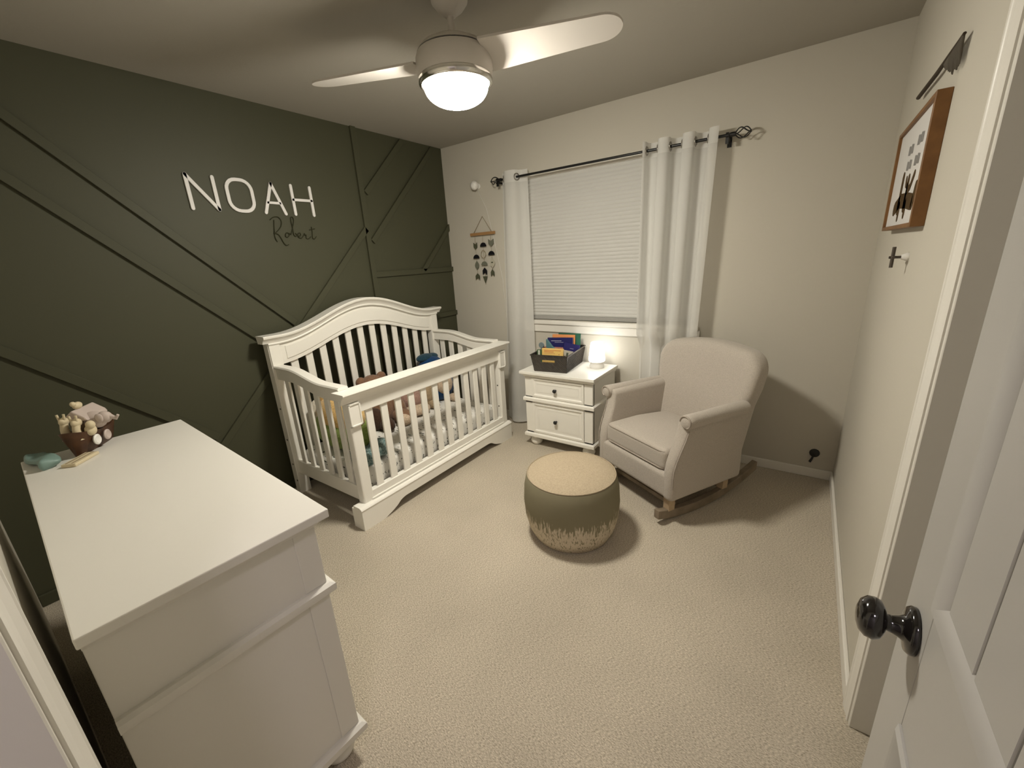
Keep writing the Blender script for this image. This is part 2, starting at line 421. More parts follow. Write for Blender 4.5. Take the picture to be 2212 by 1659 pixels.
# ------------------------------------------------------------------ window with frame, sash, glass, stool, apron
w1 = struct('window_1', join(box(WX0, WX0+.05, .07, .12, WZ0, WZ1), box(WX1-.05, WX1, .07, .12, WZ0, WZ1), box(WX0, WX1, .07, .12, WZ0, WZ0+.05), box(WX0, WX1, .07, .12, WZ1-.05, WZ1), box(1.49, 1.53, .07, .12, WZ0, WZ1)), TRIM, 'window behind the pleated shade')
obj('window_pane', box(WX0+.05, 1.49, .09, .096, WZ0+.05, WZ1-.05), GLASS, w1); obj('window_pane', box(1.53, WX1-.05, .09, .096, WZ0+.05, WZ1-.05), GLASS, w1)
obj('window_stool', box(WX0-.05, WX1+.02, -.030, .07, WZ0-.034, WZ0-.002), TRIM, w1, bevel=.006)
obj('window_apron', box(WX0-.03, WX1+.03, -.016, 0, WZ0-.098, WZ0-.034), TRIM, w1, bevel=.003)

# cellular shade
bl = thing('pleated_shade', 'light grey pleated shade pulled down over the window', 'blind', (1.51, .02, WZ0))
npl = 40; zb, zt = WZ0+.032, WZ1-.03; prof = []
for i in range(npl*4+1):
    t = i/4; fz = t-math.floor(t)
    prof.append((zb+(zt-zb)*i/(npl*4), -.0065*math.sin(math.pi*fz)**.8 if fz > 0 else 0))
def blind_grid(u, v):
    z, d = prof[round(v*npl*4)]
    return (WX0+.008+u*(WX1-WX0-.016)-1.51, .004+d, z-WZ0)
obj('pleated_fabric', grid(blind_grid, 1, npl*4), BLIND, bl, smooth=True, angle=60)
obj('bottom_rail', box(WX0+.006-1.51, WX1-.006-1.51, -.012, .012, .004, .032), mat('shade_rail', (.34, .33, .31), .6, .3), bl, bevel=.003)
obj('head_rail', box(WX0+.004-1.51, WX1-.004-1.51, -.016, .026, WZ1-.034-WZ0, WZ1-.002-WZ0), TRIM, bl, bevel=.003)

# ------------------------------------------------------------------ ceiling fan with the lit bowl
FX, FY = 1.547, -1.535
fan = thing('ceiling_fan', 'white ceiling fan with a lit bowl lamp hanging from the ceiling', 'ceiling fan', (FX, FY, H))
obj('canopy', lathe([(.001, 0), (.072, 0), (.070, -.012), (.052, -.034), (.030, -.050), (.021, -.058), (.001, -.060)], 32), FANW, fan, smooth=True)
obj('downrod', lathe([(.0001, -.05), (.013, -.05), (.013, -.115), (.022, -.118), (.026, -.135), (.0001, -.14)], 20), FANW, fan, smooth=True)
obj('motor_housing', lathe([(.0001, -.128), (.045, -.13), (.09, -.14), (.125, -.158), (.142, -.176), (.0001, -.178)], 48), FANW, fan, smooth=True, angle=40)
obj('seam_ring', lathe([(.0001, -.176), (.136, -.177), (.136, -.182), (.0001, -.183)], 48), DARK, fan, smooth=True, angle=40)
obj('light_housing', lathe([(.0001, -.181), (.144, -.182), (.152, -.20), (.154, -.235), (.150, -.262), (.146, -.266), (.0001, -.266)], 48), FANW, fan, smooth=True, angle=40)
obj('trim_ring', lathe([(.130, -.262), (.148, -.264), (.150, -.272), (.148, -.286), (.140, -.292), (.1315, -.290), (.128, -.284)], 48), FANCH, fan, smooth=True)
gp = [(.134, -.280), (.130, -.292)]+[(.130*math.cos(t)**.85, -.292-.072*math.sin(t)) for t in [i*math.pi/2/14 for i in range(1, 14)]]+[(.0005, -.364)]
obj('lamp_bowl', lathe(gp, 48), GLOBE, fan, smooth=True, angle=80)
def blade(ang):
    out = []
    for i in range(22):
        t = i/12 if i < 10 else .8333+.1667*(1-(1-(i-9)/12)**2); r_ = .135+.52*t
        hw = .096-.034*t if t < .85 else (.096-.034*.85)*math.sqrt(max(0.01, 1-((t-.85)/.15)**2))
        out.append((r_, hw))
    poly = [(r_, hw) for r_, hw in out]+[(r_, -hw) for r_, hw in out[::-1]]
    n = len(poly); V, F = [], []
    ca, sa = math.cos(ang), math.sin(ang)
    for dz in (-.004, .004):
        for a, b in poly:
            z = -.205 - b*.19 + dz + .02*(a-.135)
            V.append((a*ca-b*sa, a*sa+b*ca, z))
    m = len(out)
    F = []
    for s in (0, n):
        for i in range(m-1):
            q = (s+i, s+i+1, s+n-2-i, s+n-1-i); F.append(q)
    F += [(i, (i+1) % n, n+(i+1) % n, n+i) for i in range(n)]
    bo = obj('blade', (V, F), FANW, fan, smooth=True, angle=35)
    def P(a, b, dz=0): return (a*ca-b*sa, a*sa+b*ca, -.205-b*.19+.02*(a-.135)+dz)
blade(math.radians(19)); blade(math.radians(201))

# ------------------------------------------------------------------ hallway ceiling lamp (behind the camera)
hl = thing('hallway_lamp', 'round ceiling lamp in the hallway outside the doorway', 'lamp', (2.92, -3.62, H))
obj('lamp_base', lathe([(.0001, 0), (.13, 0), (.13, -.02), (.0001, -.021)], 32), FANCH, hl, smooth=True, angle=40)
obj('lamp_dome', lathe([(.0001, -.018), (.125, -.02), (.115, -.05), (.08, -.08), (.04, -.094), (.0005, -.097)], 32), HALLG, hl, smooth=True, angle=80)

# ------------------------------------------------------------------ open bedroom door (lies along the right wall)
XF, YE, YH = 3.002, -2.282, -3.045
DT = .035
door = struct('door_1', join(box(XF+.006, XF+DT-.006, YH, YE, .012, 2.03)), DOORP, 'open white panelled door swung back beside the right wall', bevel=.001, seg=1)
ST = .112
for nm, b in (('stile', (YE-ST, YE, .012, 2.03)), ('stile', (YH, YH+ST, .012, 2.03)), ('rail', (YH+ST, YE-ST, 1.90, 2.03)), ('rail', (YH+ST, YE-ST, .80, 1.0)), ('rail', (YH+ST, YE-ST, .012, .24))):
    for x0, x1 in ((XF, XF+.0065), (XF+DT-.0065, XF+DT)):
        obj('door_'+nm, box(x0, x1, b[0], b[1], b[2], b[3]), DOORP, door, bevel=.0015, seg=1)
for z0, z1 in ((1.0, 1.90), (.24, .80)):
    y0, y1 = YH+ST, YE-ST
    ring = []
    # bevelled moulding frame around each panel
    pf = [(0, .0066), (0, -.003), (.006, -.0065), (.012, -.0055), (.026, .0015), (.034, .0066)]
    cs = [(y0, z0, 1, 1), (y1, z0, -1, 1), (y1, z1, -1, -1), (y0, z1, 1, -1)]
    V, F = [], []; n = len(pf)
    for (y, z, sy, sz) in cs:
        V += [(XF+b, y+sy*a, z+sz*a) for a, b in pf]
    for i in range(4):
        j = (i+1) % 4
        for k in range(n-1):
            F.append((i*n+k, i*n+k+1, j*n+k+1, j*n+k))
    obj('panel_moulding', (V, F), DOORP, door, smooth=True, angle=25)
    npl_ = 5; pw = (y1-y0-.056)/npl_
    for k in range(npl_):
        obj('plank', box(XF+.0022, XF+.0068, y0+.028+k*pw+.0022, y0+.028+(k+1)*pw-.0022, z0+.026, z1-.026), DOORP, door, bevel=.0015, seg=1)
KZ, KY = .925, YE-.066
kn = obj('door_knob', join(lathe([(.0001, -.001), (.033, -.001), (.0335, -.006), (.030, -.010), (.018, -.012), (.0145, -.018), (.0125, -.024), (.0115, -.030), (.0135, -.034), (.0001, -.034)], 36, (XF, KY, KZ), 'x'),
      lathe([(.0001, -.030), (.012, -.031), (.020, -.0335), (.0275, -.0385), (.0300, -.0455), (.0285, -.054), (.022, -.061), (.012, -.0645), (.0005, -.0655)], 36, (XF, KY, KZ), 'x')), BRONZE, door, smooth=True, angle=70)
obj('latch_plate', box(XF+.006, XF+.029, YE, YE+.0012, KZ-.03, KZ+.03), BRONZE, door)

# ------------------------------------------------------------------ name letters on the olive wall
LT = .011
def stroke(*pts, w=.0185): return ribbon(list(pts), w, False, 'x', .0008, LT)
def letter(name, label, ms):
    tag(obj(name, join(*ms), LETTER, bevel=.001, seg=1), label, 'letter', 'white wooden letters on the olive wall')
letter('letter_n', 'white wooden capital N, first of the four white letters on the olive wall', [stroke((-2.022, 1.83), (-2.022, 2.002)), stroke((-2.022, 2.002), (-1.893, 1.83)), stroke((-1.893, 1.83), (-1.893, 2.002))])
oo = []
for (cy_, cz_, a0) in ((-1.763+.012, 1.93, 0), (-1.763-.012, 1.93, 0)): pass
hw, hh, rr = .0675, .0855, .055
for (sx_, sz_, a0) in ((1, 1, 0), (-1, 1, 90), (-1, -1, 180), (1, -1, 270)):
    for k in range(7):
        a = math.radians(a0+k*15); oo.append((-1.763+sx_*(hw-rr)+rr*math.cos(a), 1.916+sz_*(hh-rr)+rr*math.sin(a)))
letter('letter_o', 'white wooden capital O, second of the four white letters on the olive wall', [ribbon(oo, .0185, True, 'x', .0008, LT)])
letter('letter_a', 'white wooden capital A, third of the four white letters on the olive wall', [stroke((-1.636, 1.828), (-1.574, 2.000)), stroke((-1.574, 2.000), (-1.512, 1.826)), stroke((-1.612, 1.888), (-1.538, 1.888), w=.015)])
letter('letter_h', 'white wooden capital H, last of the four white letters on the olive wall', [stroke((-1.448, 1.827), (-1.448, 2.001)), stroke((-1.321, 1.826), (-1.321, 2.000)), stroke((-1.448, 1.916), (-1.321, 1.917), w=.0165)])
RB = [[[-1.621, 1.787], [-1.599, 1.803], [-1.57, 1.807], [-1.553, 1.787], [-1.556, 1.762], [-1.572, 1.737], [-1.607, 1.708], [-1.614, 1.711]], [[-1.597, 1.788], [-1.606, 1.736], [-1.612, 1.686], [-1.603, 1.656]], [[-1.607, 1.708], [-1.588, 1.701], [-1.576, 1.681], [-1.564, 1.65], [-1.551, 1.635], [-1.533, 1.64]], [[-1.521, 1.71], [-1.534, 1.712], [-1.544, 1.694], [-1.535, 1.684], [-1.518, 1.697], [-1.521, 1.71], [-1.506, 1.705]], [[-1.508, 1.700], [-1.492, 1.73], [-1.470, 1.79], [-1.476, 1.810], [-1.488, 1.80], [-1.487, 1.739], [-1.487, 1.703], [-1.478, 1.690], [-1.466, 1.700], [-1.476, 1.71]], [[-1.470, 1.706], [-1.455, 1.692], [-1.441, 1.700], [-1.445, 1.713], [-1.458, 1.706], [-1.459, 1.687], [-1.44, 1.679], [-1.422, 1.698]], [[-1.422, 1.698], [-1.413, 1.710], [-1.410, 1.698], [-1.402, 1.702], [-1.406, 1.680], [-1.390, 1.677], [-1.372, 1.690]], [[-1.354, 1.753], [-1.356, 1.715], [-1.36, 1.68], [-1.346, 1.677], [-1.331, 1.691]], [[-1.373, 1.733], [-1.332, 1.742]]]
def smooth_line(pts, k=4):
    P = [Vector(p) for p in pts]; out = []
    for i in range(len(P)-1):
        a, b, c, d = P[max(i-1, 0)], P[i], P[i+1], P[min(i+2, len(P)-1)]
        for j in range(k):
            t = j/k; out.append(.5*((2*b)+(c-a)*t+(2*a-5*b+4*c-d)*t*t+(3*b-a-3*c+d)*t**3))
    out.append(P[-1]); return out
SCRIPT = mat('script_dark_wood', (.030, .030, .012), .6, .2)
tag(obj('script_name', join(*[tube([(.006, q.x, q.y) for q in smooth_line(s)], .0027, 6) for s in RB]), SCRIPT, smooth=True), 'thin dark cursive lettering mounted below the white letters', 'lettering')

def wobj(name, m, mt, parent, **k):
    """mesh given in world coordinates, stored relative to its (unrotated) root"""
    q = parent; lx = ly = lz = 0
    while q is not None:
        lx += q.location.x; ly += q.location.y; lz += q.location.z; q = q.parent
    return obj(name, move(m, -lx, -ly, -lz), mt, parent, **k)

# ================================================================== crib
crib = thing('crib', 'white wooden baby crib with an arched slatted headboard against the olive wall', 'crib', (.47, -1.13, 0))
CY_N, CY_F = -1.862, -.400           # near and far ends (outer faces of the posts)
CYC = (CY_N+CY_F)/2
XB, XFR = .07, .862                  # back post front face is XB+.06, front posts' outer face XFR
def bump(y, w=.66):
    t = min(1, abs(y-CYC)/w); return .5*(1+math.cos(math.pi*t))
def zcrown(y): return 1.100+.158*bump(y)
def zarch(y): return .905+.150*bump(y, .70)
ys = [CY_N-.03+(CY_F-CY_N+.06)*i/40 for i in range(41)]
# headboard: crown moulding, necking, panel, raised field
crown = [(-.055, 0), (.042, 0), (.046, -.006), (.044, -.016), (.030, -.026), (.020, -.038), (.016, -.048), (-.045, -.048)]
wobj('crown_moulding', sweep(crown, [lambda a, b, y=y: (XB+.055+a, y, zcrown(y)+b) for y in ys]), WHITE, crib, smooth=True, angle=35)
ys2 = [CY_N+.002+(CY_F-CY_N-.004)*i/40 for i in range(41)]
wobj('necking_bead', sweep([(0, -.046), (.016, -.048), (.019, -.054), (.016, -.060), (0, -.060)], [lambda a, b, y=y: (XB+.055+a, y, zcrown(y)+b) for y in ys2]), WHITE, crib, smooth=True, angle=35)
ysp = [CY_N+.07+(CY_F-CY_N-.14)*i/40 for i in range(41)]
def arch_panel(yl, zlo, zhi, x0, x1):
    n = len(yl); V = []
    for x in (x0, x1):
        V += [(x, y, zlo(y)) for y in yl]+[(x, y, zhi(y)) for y in yl]
    F = []
    for s, fl in ((0, 1), (2*n, 0)):
        for i in range(n-1):
            q = (s+i, s+i+1, s+n+i+1, s+n+i); F.append(q[::-1] if fl else q)
    for i in range(n-1):
        F += [(i, 2*n+i, 2*n+i+1, i+1), (n+i, n+i+1, 3*n+i+1, 3*n+i)]
    F += [(0, n, 3*n, 2*n), (n-1, 3*n-1, 4*n-1, 2*n-1)]
    return V, F
wobj('headboard_panel', arch_panel(ysp, zarch, lambda y: zcrown(y)-.046, XB+.012, XB+.055), WHITE, crib, smooth=True, angle=35)
ysr = [CY_N+.105+(CY_F-CY_N-.21)*i/40 for i in range(41)]
wobj('raised_field', arch_panel(ysr, lambda y: zarch(y)+.026, lambda y: zcrown(y)-.082, XB+.05, XB+.0605), WHITE, crib, smooth=True, angle=35, bevel=.003, seg=2)
for y0, y1 in ((CY_N, CY_N+.075), (CY_F-.075, CY_F)):
    wobj('back_post', box(XB, XB+.058, y0, y1, 0, 1.05), WHITE, crib, bevel=.003)
    wobj('post_block', box(XB+.05, XB+.066, y0+.004, y1-.004, .905, 1.040), WHITE, crib, bevel=.003)
for i in range(12):
    y = CY_N+.157+(1.161)*i/11
    wobj('back_slat', box(XB+.022, XB+.036, y-.025, y+.025, .26, zarch(y)+.01), WHITE, crib, bevel=.003)
wobj('back_bottom_rail', box(XB+.016, XB+.045, CY_N+.07, CY_F-.07, .17, .275), WHITE, crib, bevel=.003)
# front: posts, top rail with moulded cap, slats, bottom rail, plinth with bracket feet
for y0, y1 in ((CY_N+.012, CY_N+.080), (CY_F-.080, CY_F-.012)):
    wobj('front_post', box(XFR-.062, XFR-.004, y0, y1, .10, .80), WHITE, crib, bevel=.009, seg=2)
    blk = wobj('post_block', box(XFR-.012, XFR+.008, y0-.004, y1+.004, .628, .765), WHITE, crib, bevel=.002)
    for b in ((y0-.003, y0+.006, .630, .763), (y1-.006, y1+.003, .630, .763), (y0-.003, y1+.003, .630, .639), (y0-.003, y1+.003, .754, .763)):
        wobj('block_bead', box(XFR+.005, XFR+.013, *b), WHITE, blk, bevel=.002)
cap = [(-.070, 0), (.036, 0), (.038, -.008), (.034, -.016), (.026, -.020), (.014, -.034), (.006, -.050), (.004, -.062), (-.012, -.064), (-.012, -.014), (-.070, -.014)]
wobj('front_rail_cap', sweep(cap, [lambda a, b, y=y: (XFR+.002+a, y, .832+b) for y in (CY_N-.028, CY_F+.022)]), WHITE, crib, smooth=True, angle=30)
wobj('front_top_rail', box(XFR-.040, XFR-.006, CY_N+.05, CY_F-.05, .695, .800), WHITE, crib, bevel=.003)
for i in range(12):
    y = CY_N+.150+1.159*i/11
    wobj('front_slat', box(XFR-.030, XFR-.016, y-.0235, y+.0235, .19, .70), WHITE, crib, bevel=.003)
wobj('front_bottom_rail', box(XFR-.045, XFR-.006, CY_N+.06, CY_F-.06, .135, .205), WHITE, crib, bevel=.003)
wobj('bottom_bead', box(XFR-.010, XFR+.002, CY_N+.065, CY_F-.065, .150, .162), WHITE, crib, bevel=.004)
ya, yb = CY_N-.032, CY_F+.000
ft = [(0, 0), (.150, 0), (.165, .006), (.19, .014), (.215, .022), (.245, .035), (.275, .055), (.295, .062), (.32, .066)]
poly = [(ya+a, b) for a, b in ft]+[(yb-a, b) for a, b in ft[::-1]]
tops = [(yb, .128), (ya, .128)]
pv = poly; n = len(pv)
V = [(x, y, z) for x in (XFR-.022, XFR+.022) for (y, z) in pv]+[(x, y, .128) for x in (XFR-.022, XFR+.022) for (y, z) in pv]
F = []
for i in range(n-1):
    F += [(i, i+1, 2*n+i+1, 2*n+i), (n+i+1, n+i, 3*n+i, 3*n+i+1), (i+1, i, n+i, n+i+1), (2*n+i, 2*n+i+1, 3*n+i+1, 3*n+i)]
F += [(0, 2*n, 3*n, n), (n-1, 2*n-1, 4*n-1, 3*n-1)]
wobj('plinth', (V, F), WHITE, crib)
wobj('plinth_cap', sweep([(-.05, .126), (.022, .126), (.026, .132), (.022, .140), (.006, .148), (-.05, .148)], [lambda a, b, y=y: (XFR+a, y, b) for y in (ya-.003, yb+.003)]), WHITE, crib, smooth=True, angle=40)
wobj('plinth_return', box(XFR-.075, XFR-.02, ya, ya+.028, 0, .128), WHITE, crib, bevel=.002)
wobj('plinth_return', box(XFR-.075, XFR-.02, yb-.028, yb, 0, .128), WHITE, crib, bevel=.002)
# sides
def zarm(x):
    t = max(0, min(1, (x-.28)/.36)); s = t*t*(3-2*t); return .892-.055*s
for (y0, y1, so) in ((CY_N+.016, CY_N+.058, -1), (CY_F-.058, CY_F-.016, 1)):
    xs = [XB+.055+(XFR-.055-XB-.055)*i/24 for i in range(25)]
    st = [lambda a, b, x=x: (x, (y0+y1)/2+a, zarm(x)+b) for x in xs]
    wobj('side_arm', sweep([(-.021, -.074), (.021, -.074), (.021, 0), (-.021, 0)], st), WHITE, crib, smooth=True, angle=35, bevel=.003)
    wobj('arm_cap', sweep([(-.030, -.004), (.030, -.004), (.032, .006), (.026, .014), (-.026, .014), (-.032, .006)], st), WHITE, crib, smooth=True, angle=35)
    wobj('side_bottom_rail', box(XB+.05, XFR-.055, y0+.006, y1-.006, .150, .245), WHITE, crib, bevel=.003)
    for i in range(6):
        x = .205+.104*i
        wobj('side_slat', box(x-.024, x+.024, (y0+y1)/2-.007, (y0+y1)/2+.007, .235, zarm(x)-.06), WHITE, crib, bevel=.003)
for (yy, xx, zz) in ((CY_N-.0005, XB+.035, .40), (CY_N-.0005, XB+.035, .22), (CY_N-.0005, XB+.040, .62), (CY_N-.0005, XB+.045, .10)):
    wobj('bolt', lathe([(.0001, 0), (.006, 0), (.006, -.002), (.0001, -.002)], 12, (xx, yy, zz), 'y'), BOLT, crib)
for zz in (.48, .30):
    wobj('bolt', lathe([(.0001, 0), (.006, 0), (.006, -.002), (.0001, -.002)], 12, (XFR-.034, CY_F-.0795, zz), 'y'), BOLT, crib)

# mattress with printed sheet
def mfn(x, y, z):
    return (x, y, z + (.006*math.sin(x*9)*math.sin(y*7) if z > 0 else 0))
mt_ = thing('crib_mattress', 'crib mattress in a white sheet with small dark print', 'mattress', (.46, CYC, .165))
obj('fitted_sheet', move(rbox(.66, 1.31, .15, .035, 4, 8, mfn), 0, 0, .075), SHEET, mt_, smooth=True, angle=80)

# plush toys in the crib
MZ = .318
def plush_mat(name, col, c2=None):
    c = lin(col); d = lin(c2) if c2 else tuple(v*.75 for v in c)
    return mat(name, c, 1.0, .05, noise=(90, d, 2), bump=(160, .6, .006), sheen=.2)
P_GREEN = plush_mat('plush_green', '8fa25a'); P_YELL = plush_mat('plush_yellow', 'e2bd7c'); P_WHITE = plush_mat('plush_white', 'd8d0c0')
P_BROWN = plush_mat('plush_brown', '8a6a54'); P_DARK = plush_mat('plush_dark_brown', '4a362a'); P_ROSE = plush_mat('plush_rose', 'a8877a')
P_BEIGE = plush_mat('plush_beige', 'd2bca4'); P_TAN = plush_mat('plush_tan', 'b09a7c'); P_BLUE = plush_mat('plush_blue', '1e4470'); P_NAVY = plush_mat('plush_navy', '2c4a5a')
P_TEAL = plush_mat('knit_teal', '4a6a6c', '8fa09c'); P_BLK = mat('button_black', (.006, .006, .006), .2, .6)
t = thing('plush_toy', 'yellow and green plush with a black eye at the near end of the crib', 'plush toy', (.37, -1.645, MZ))
wobj('body', join(ball((.392, -1.645, .456), (.245, .118, .135)), ball((.54, -1.61, .43), (.115, .10, .112))), P_GREEN, t, smooth=True, angle=180)
wobj('head', join(ball((.42, -1.640, .560), (.215, .112, .125)), ball((.27, -1.65, .655), (.035, .03, .05)), ball((.43, -1.65, .665), (.035, .03, .045))), P_YELL, t, smooth=True, angle=180)
wobj('wing', ball((.205, -1.67, .53), (.055, .06, .11)), P_WHITE, t, smooth=True, angle=180)
wobj('eye', ball((.385, -1.752, .525), .014, 12, 8), P_BLK, t, smooth=True, angle=180)
wobj('eye', ball((.49, -1.725, .545), .014, 12, 8), P_BLK, t, smooth=True, angle=180)
t = thing('teddy_bear', 'brown teddy bear sitting against the back slats of the crib', 'plush toy', (.27, -1.23, MZ))
wobj('body', join(ball((.25, -1.23, .44), (.12, .13, .14)), ball((.235, -1.24, .60), (.10, .105, .10)), ball((.33, -1.115, .42), (.07, .06, .10), tilt=.4), ball((.40, -1.14, .372), (.11, .06, .055), rot=.2)), P_BROWN, t, smooth=True, angle=180)
wobj('ear', ball((.23, -1.33, .665), (.03, .04, .04)), P_BROWN, t, smooth=True, angle=180); wobj('ear', ball((.23, -1.15, .665), (.03, .04, .04)), P_BROWN, t, smooth=True, angle=180)
wobj('arm', ball((.34, -1.335, .40), (.075, .06, .085)), P_DARK, t, smooth=True, angle=180)
wobj('leg', ball((.41, -1.30, .365), (.10, .055, .052), rot=-.2), P_DARK, t, smooth=True, angle=180)
wobj('paw_pad', ball((.46, -1.17, .36), (.055, .06, .045)), P_BEIGE, t, smooth=True, angle=180)
wobj('muzzle', ball((.335, -1.245, .585), (.035, .045, .035)), P_BEIGE, t, smooth=True, angle=180)
wobj('nose', ball((.368, -1.247, .592), .012, 12, 8), P_BLK, t, smooth=True, angle=180)
t = thing('plush_toy', 'rose brown plush lying on a pale pink side between teddy bear and tan plush', 'plush toy', (.36, -.965, MZ))
wobj('body', join(ball((.30, -.97, .44), (.12, .10, .085)), ball((.26, -.945, .50), (.09, .09, .075))), P_ROSE, t, smooth=True, angle=180)
wobj('belly', join(ball((.37, -.985, .366), (.10, .085, .05)), ball((.40, -.94, .362), (.07, .07, .045))), P_BEIGE, t, smooth=True, angle=180)
wobj('ear', ball((.36, -.95, .47), (.03, .07, .022), rot=.2), P_ROSE, t, smooth=True, angle=180)
t = thing('plush_toy', 'tan plush slumped between the rose plush and the blue one', 'plush toy', (.31, -.795, MZ))
wobj('body', join(ball((.30, -.80, .43), (.08, .075, .115)), ball((.29, -.79, .56), (.065, .07, .065)), ball((.37, -.80, .35), (.09, .04, .035))), P_TAN, t, smooth=True, angle=180)
wobj('ear', ball((.30, -.865, .545), (.03, .018, .06)), P_DARK, t, smooth=True, angle=180)
t = thing('plush_toy', 'deep blue plush with a round cream belly near the far end of the crib', 'plush toy', (.30, -.62, MZ))
wobj('body', join(ball((.28, -.60, .45), (.12, .135, .135)), ball((.22, -.62, .615), (.095, .12, .095))), P_BLUE, t, smooth=True, angle=180)
wobj('hair_tuft', join(ball((.20, -.66, .70), (.05, .09, .035)), ball((.2, -.58, .695), (.05, .06, .03))), P_NAVY, t, smooth=True, angle=180)
wobj('belly', ball((.365, -.625, .475), (.055, .085, .085)), P_BEIGE, t, smooth=True, angle=180)
wobj('foot', ball((.42, -.58, .352), (.055, .045, .034)), P_BEIGE, t, smooth=True, angle=180)
t = thing('knit_blanket', 'small teal knitted blanket bunched in the near front corner of the crib', 'blanket', (.70, -1.67, MZ))
def bfn(x, y, z): return (x, y, z*(1+.35*math.sin(x*40+y*21))+.010*math.sin(y*46))
wobj('folds', join(move(rbox(.17, .20, .06, .028, 4, 5, bfn), .70, -1.67, MZ+.036), move(rotz(rbox(.12, .14, .05, .023, 4, 4, bfn), .6), .71, -1.61, MZ+.062)), P_TEAL, t, smooth=True, angle=180)

# ================================================================== dresser
DZt = .872
dr = thing('dresser', 'large white dresser in the foreground against the doorway wall', 'dresser', (1.235, -2.767, 0), math.radians(-2.9))
dx0, dx1, dy0, dy1 = .610, 1.860, -3.002, -2.532
wobj('dresser_top', box(dx0, dx1, dy0, dy1, DZt-.024, DZt), WHITE2, dr, bevel=.003)
def ringmould(x0, x1, y0, y1, prof):
    """moulding mitred round left, front (+y) and right sides; prof=(out, z)"""
    V, F = [], []; n = len(prof)
    for (cx_, cy_, ox, oy) in ((x0, y0, -1, 0), (x0, y1, -1, 1), (x1, y1, 1, 1), (x1, y0, 1, 0)):
        V += [(cx_+ox*a, cy_+oy*a, z) for a, z in prof]
    for i in range(3):
        for k in range(n):
            F.append((i*n+k, i*n+(k+1) % n, (i+1)*n+(k+1) % n, (i+1)*n+k))
    F += [tuple(range(n)), tuple(range(3*n, 4*n))[::-1]]
    return V, F
bx0, bx1, by0, by1 = dx0+.032, dx1-.036, dy0+.004, dy1-.034
wobj('top_moulding', ringmould(bx0, bx1, by0, by1, [(-.01, DZt-.024), (.026, DZt-.024), (.024, DZt-.030), (.014, DZt-.036), (.008, DZt-.046), (-.01, DZt-.046)]), WHITE2, dr, smooth=True, angle=30)
wobj('carcass', box(bx0, bx1, by0, by1, .085, DZt-.024), WHITE2, dr, bevel=.002)
ZW0, ZW1 = .618, .646
wobj('waist_moulding', ringmould(bx0, bx1, by0, by1, [(-.01, ZW0), (.018, ZW0), (.020, ZW0+.004), (.020, ZW1-.006), (.010, ZW1), (-.01, ZW1)]), WHITE2, dr, smooth=True, angle=30)
wobj('base_moulding', ringmould(bx0, bx1, by0, by1, [(-.01, .08), (.018, .08), (.020, .084), (.020, .104), (.010, .112), (-.01, .112)]), WHITE2, dr, smooth=True, angle=30)
for (x0, x1) in ((bx0-.001, bx0+.05), (bx1-.05, bx1+.0035)):
    for z0, z1 in ((.112, ZW0), (ZW1, DZt-.046)):
        wobj('corner_pilaster', box(x0, x1, by1-.052, by1+.0045, z0, z1), WHITE2, dr, bevel=.0025)
rowz = [(.115, .275), (.282, .445), (.452, .612), (.652, .822)]
for i, (z0, z1) in enumerate(rowz):
    nc = 3 if i == 3 else 2; wd = (bx1-bx0-.104)/nc
    for k in range(nc):
        x0 = bx0+.052+k*wd+.004; x1 = x0+wd-.008
        dd = wobj('drawer', box(x0, x1, by1-.002, by1+.014, z0+.003, z1-.003), WHITE2, dr, bevel=.004)
        wobj('knob', lathe([(.0001, 0), (.006, 0), (.006, .012), (.014, .016), (.016, .024), (.0001, .028)], 16, ((x0+x1)/2, by1+.014, (z0+z1)/2), 'y'), BLACKM, dd, smooth=True)
for fx, fy in ((bx0+.055, by1-.05), (bx1-.050, by1-.05), (bx0+.055, by0+.05), (bx1-.050, by0+.05)):
    wobj('bun_foot', lathe([(.0001, 0), (.030, 0), (.044, .012), (.050, .030), (.044, .050), (.034, .058), (.038, .066), (.038, .082), (.0001, .083)], 28, (fx, fy, 0)), WHITE2, dr, smooth=True, angle=40)

# ark figurine, ramp plate, teal pouch on the dresser
ARK_B = mat('ark_brown', (.085, .038, .016), .45, .3, noise=(30, (.055, .024, .012), 4)); ARK_C = mat('ark_cream', (.62, .53, .36), .5, .3); ARK_P = mat('ark_pinkish', (.50, .42, .38), .5, .3)
ARK_R = mat('ark_roof', (.20, .14, .085), .5, .3)
AX, AY = .672, -2.785
ark = thing('ark_figurine', 'brown toy ark carrying cream animals on the dresser top', 'figurine', (AX, AY, DZt), math.radians(-40)); ark.scale = (1.12, 1.12, 1.2)
hull = []
def hullst(t):
    w = .046*math.sqrt(max(.03, 1-abs(t)**2.4)); lift = .020*t*t
    return lambda a, b, t=t, w=w, lift=lift: (.088*t*(1+.16*b/.06), a*w*(.55+.45*b/.06), b+lift*(b/.06))
obj('hull', sweep([(-.55, .0), (.55, .0), (.9, .022), (1, .045), (1, .062), (-1, .062), (-1, .045), (-.9, .022)], [hullst(-1+2*i/14) for i in range(15)]), ARK_B, ark, smooth=True, angle=50)
obj('cabin', box(-.045, .035, -.026, .026, .058, .100), ARK_R, ark, bevel=.004)
obj('roof', prism([(-.036, .098), (.036, .098), (.030, .110), (0, .134), (-.030, .110)], 'x', -.056, .046), ARK_P, ark, bevel=.004)
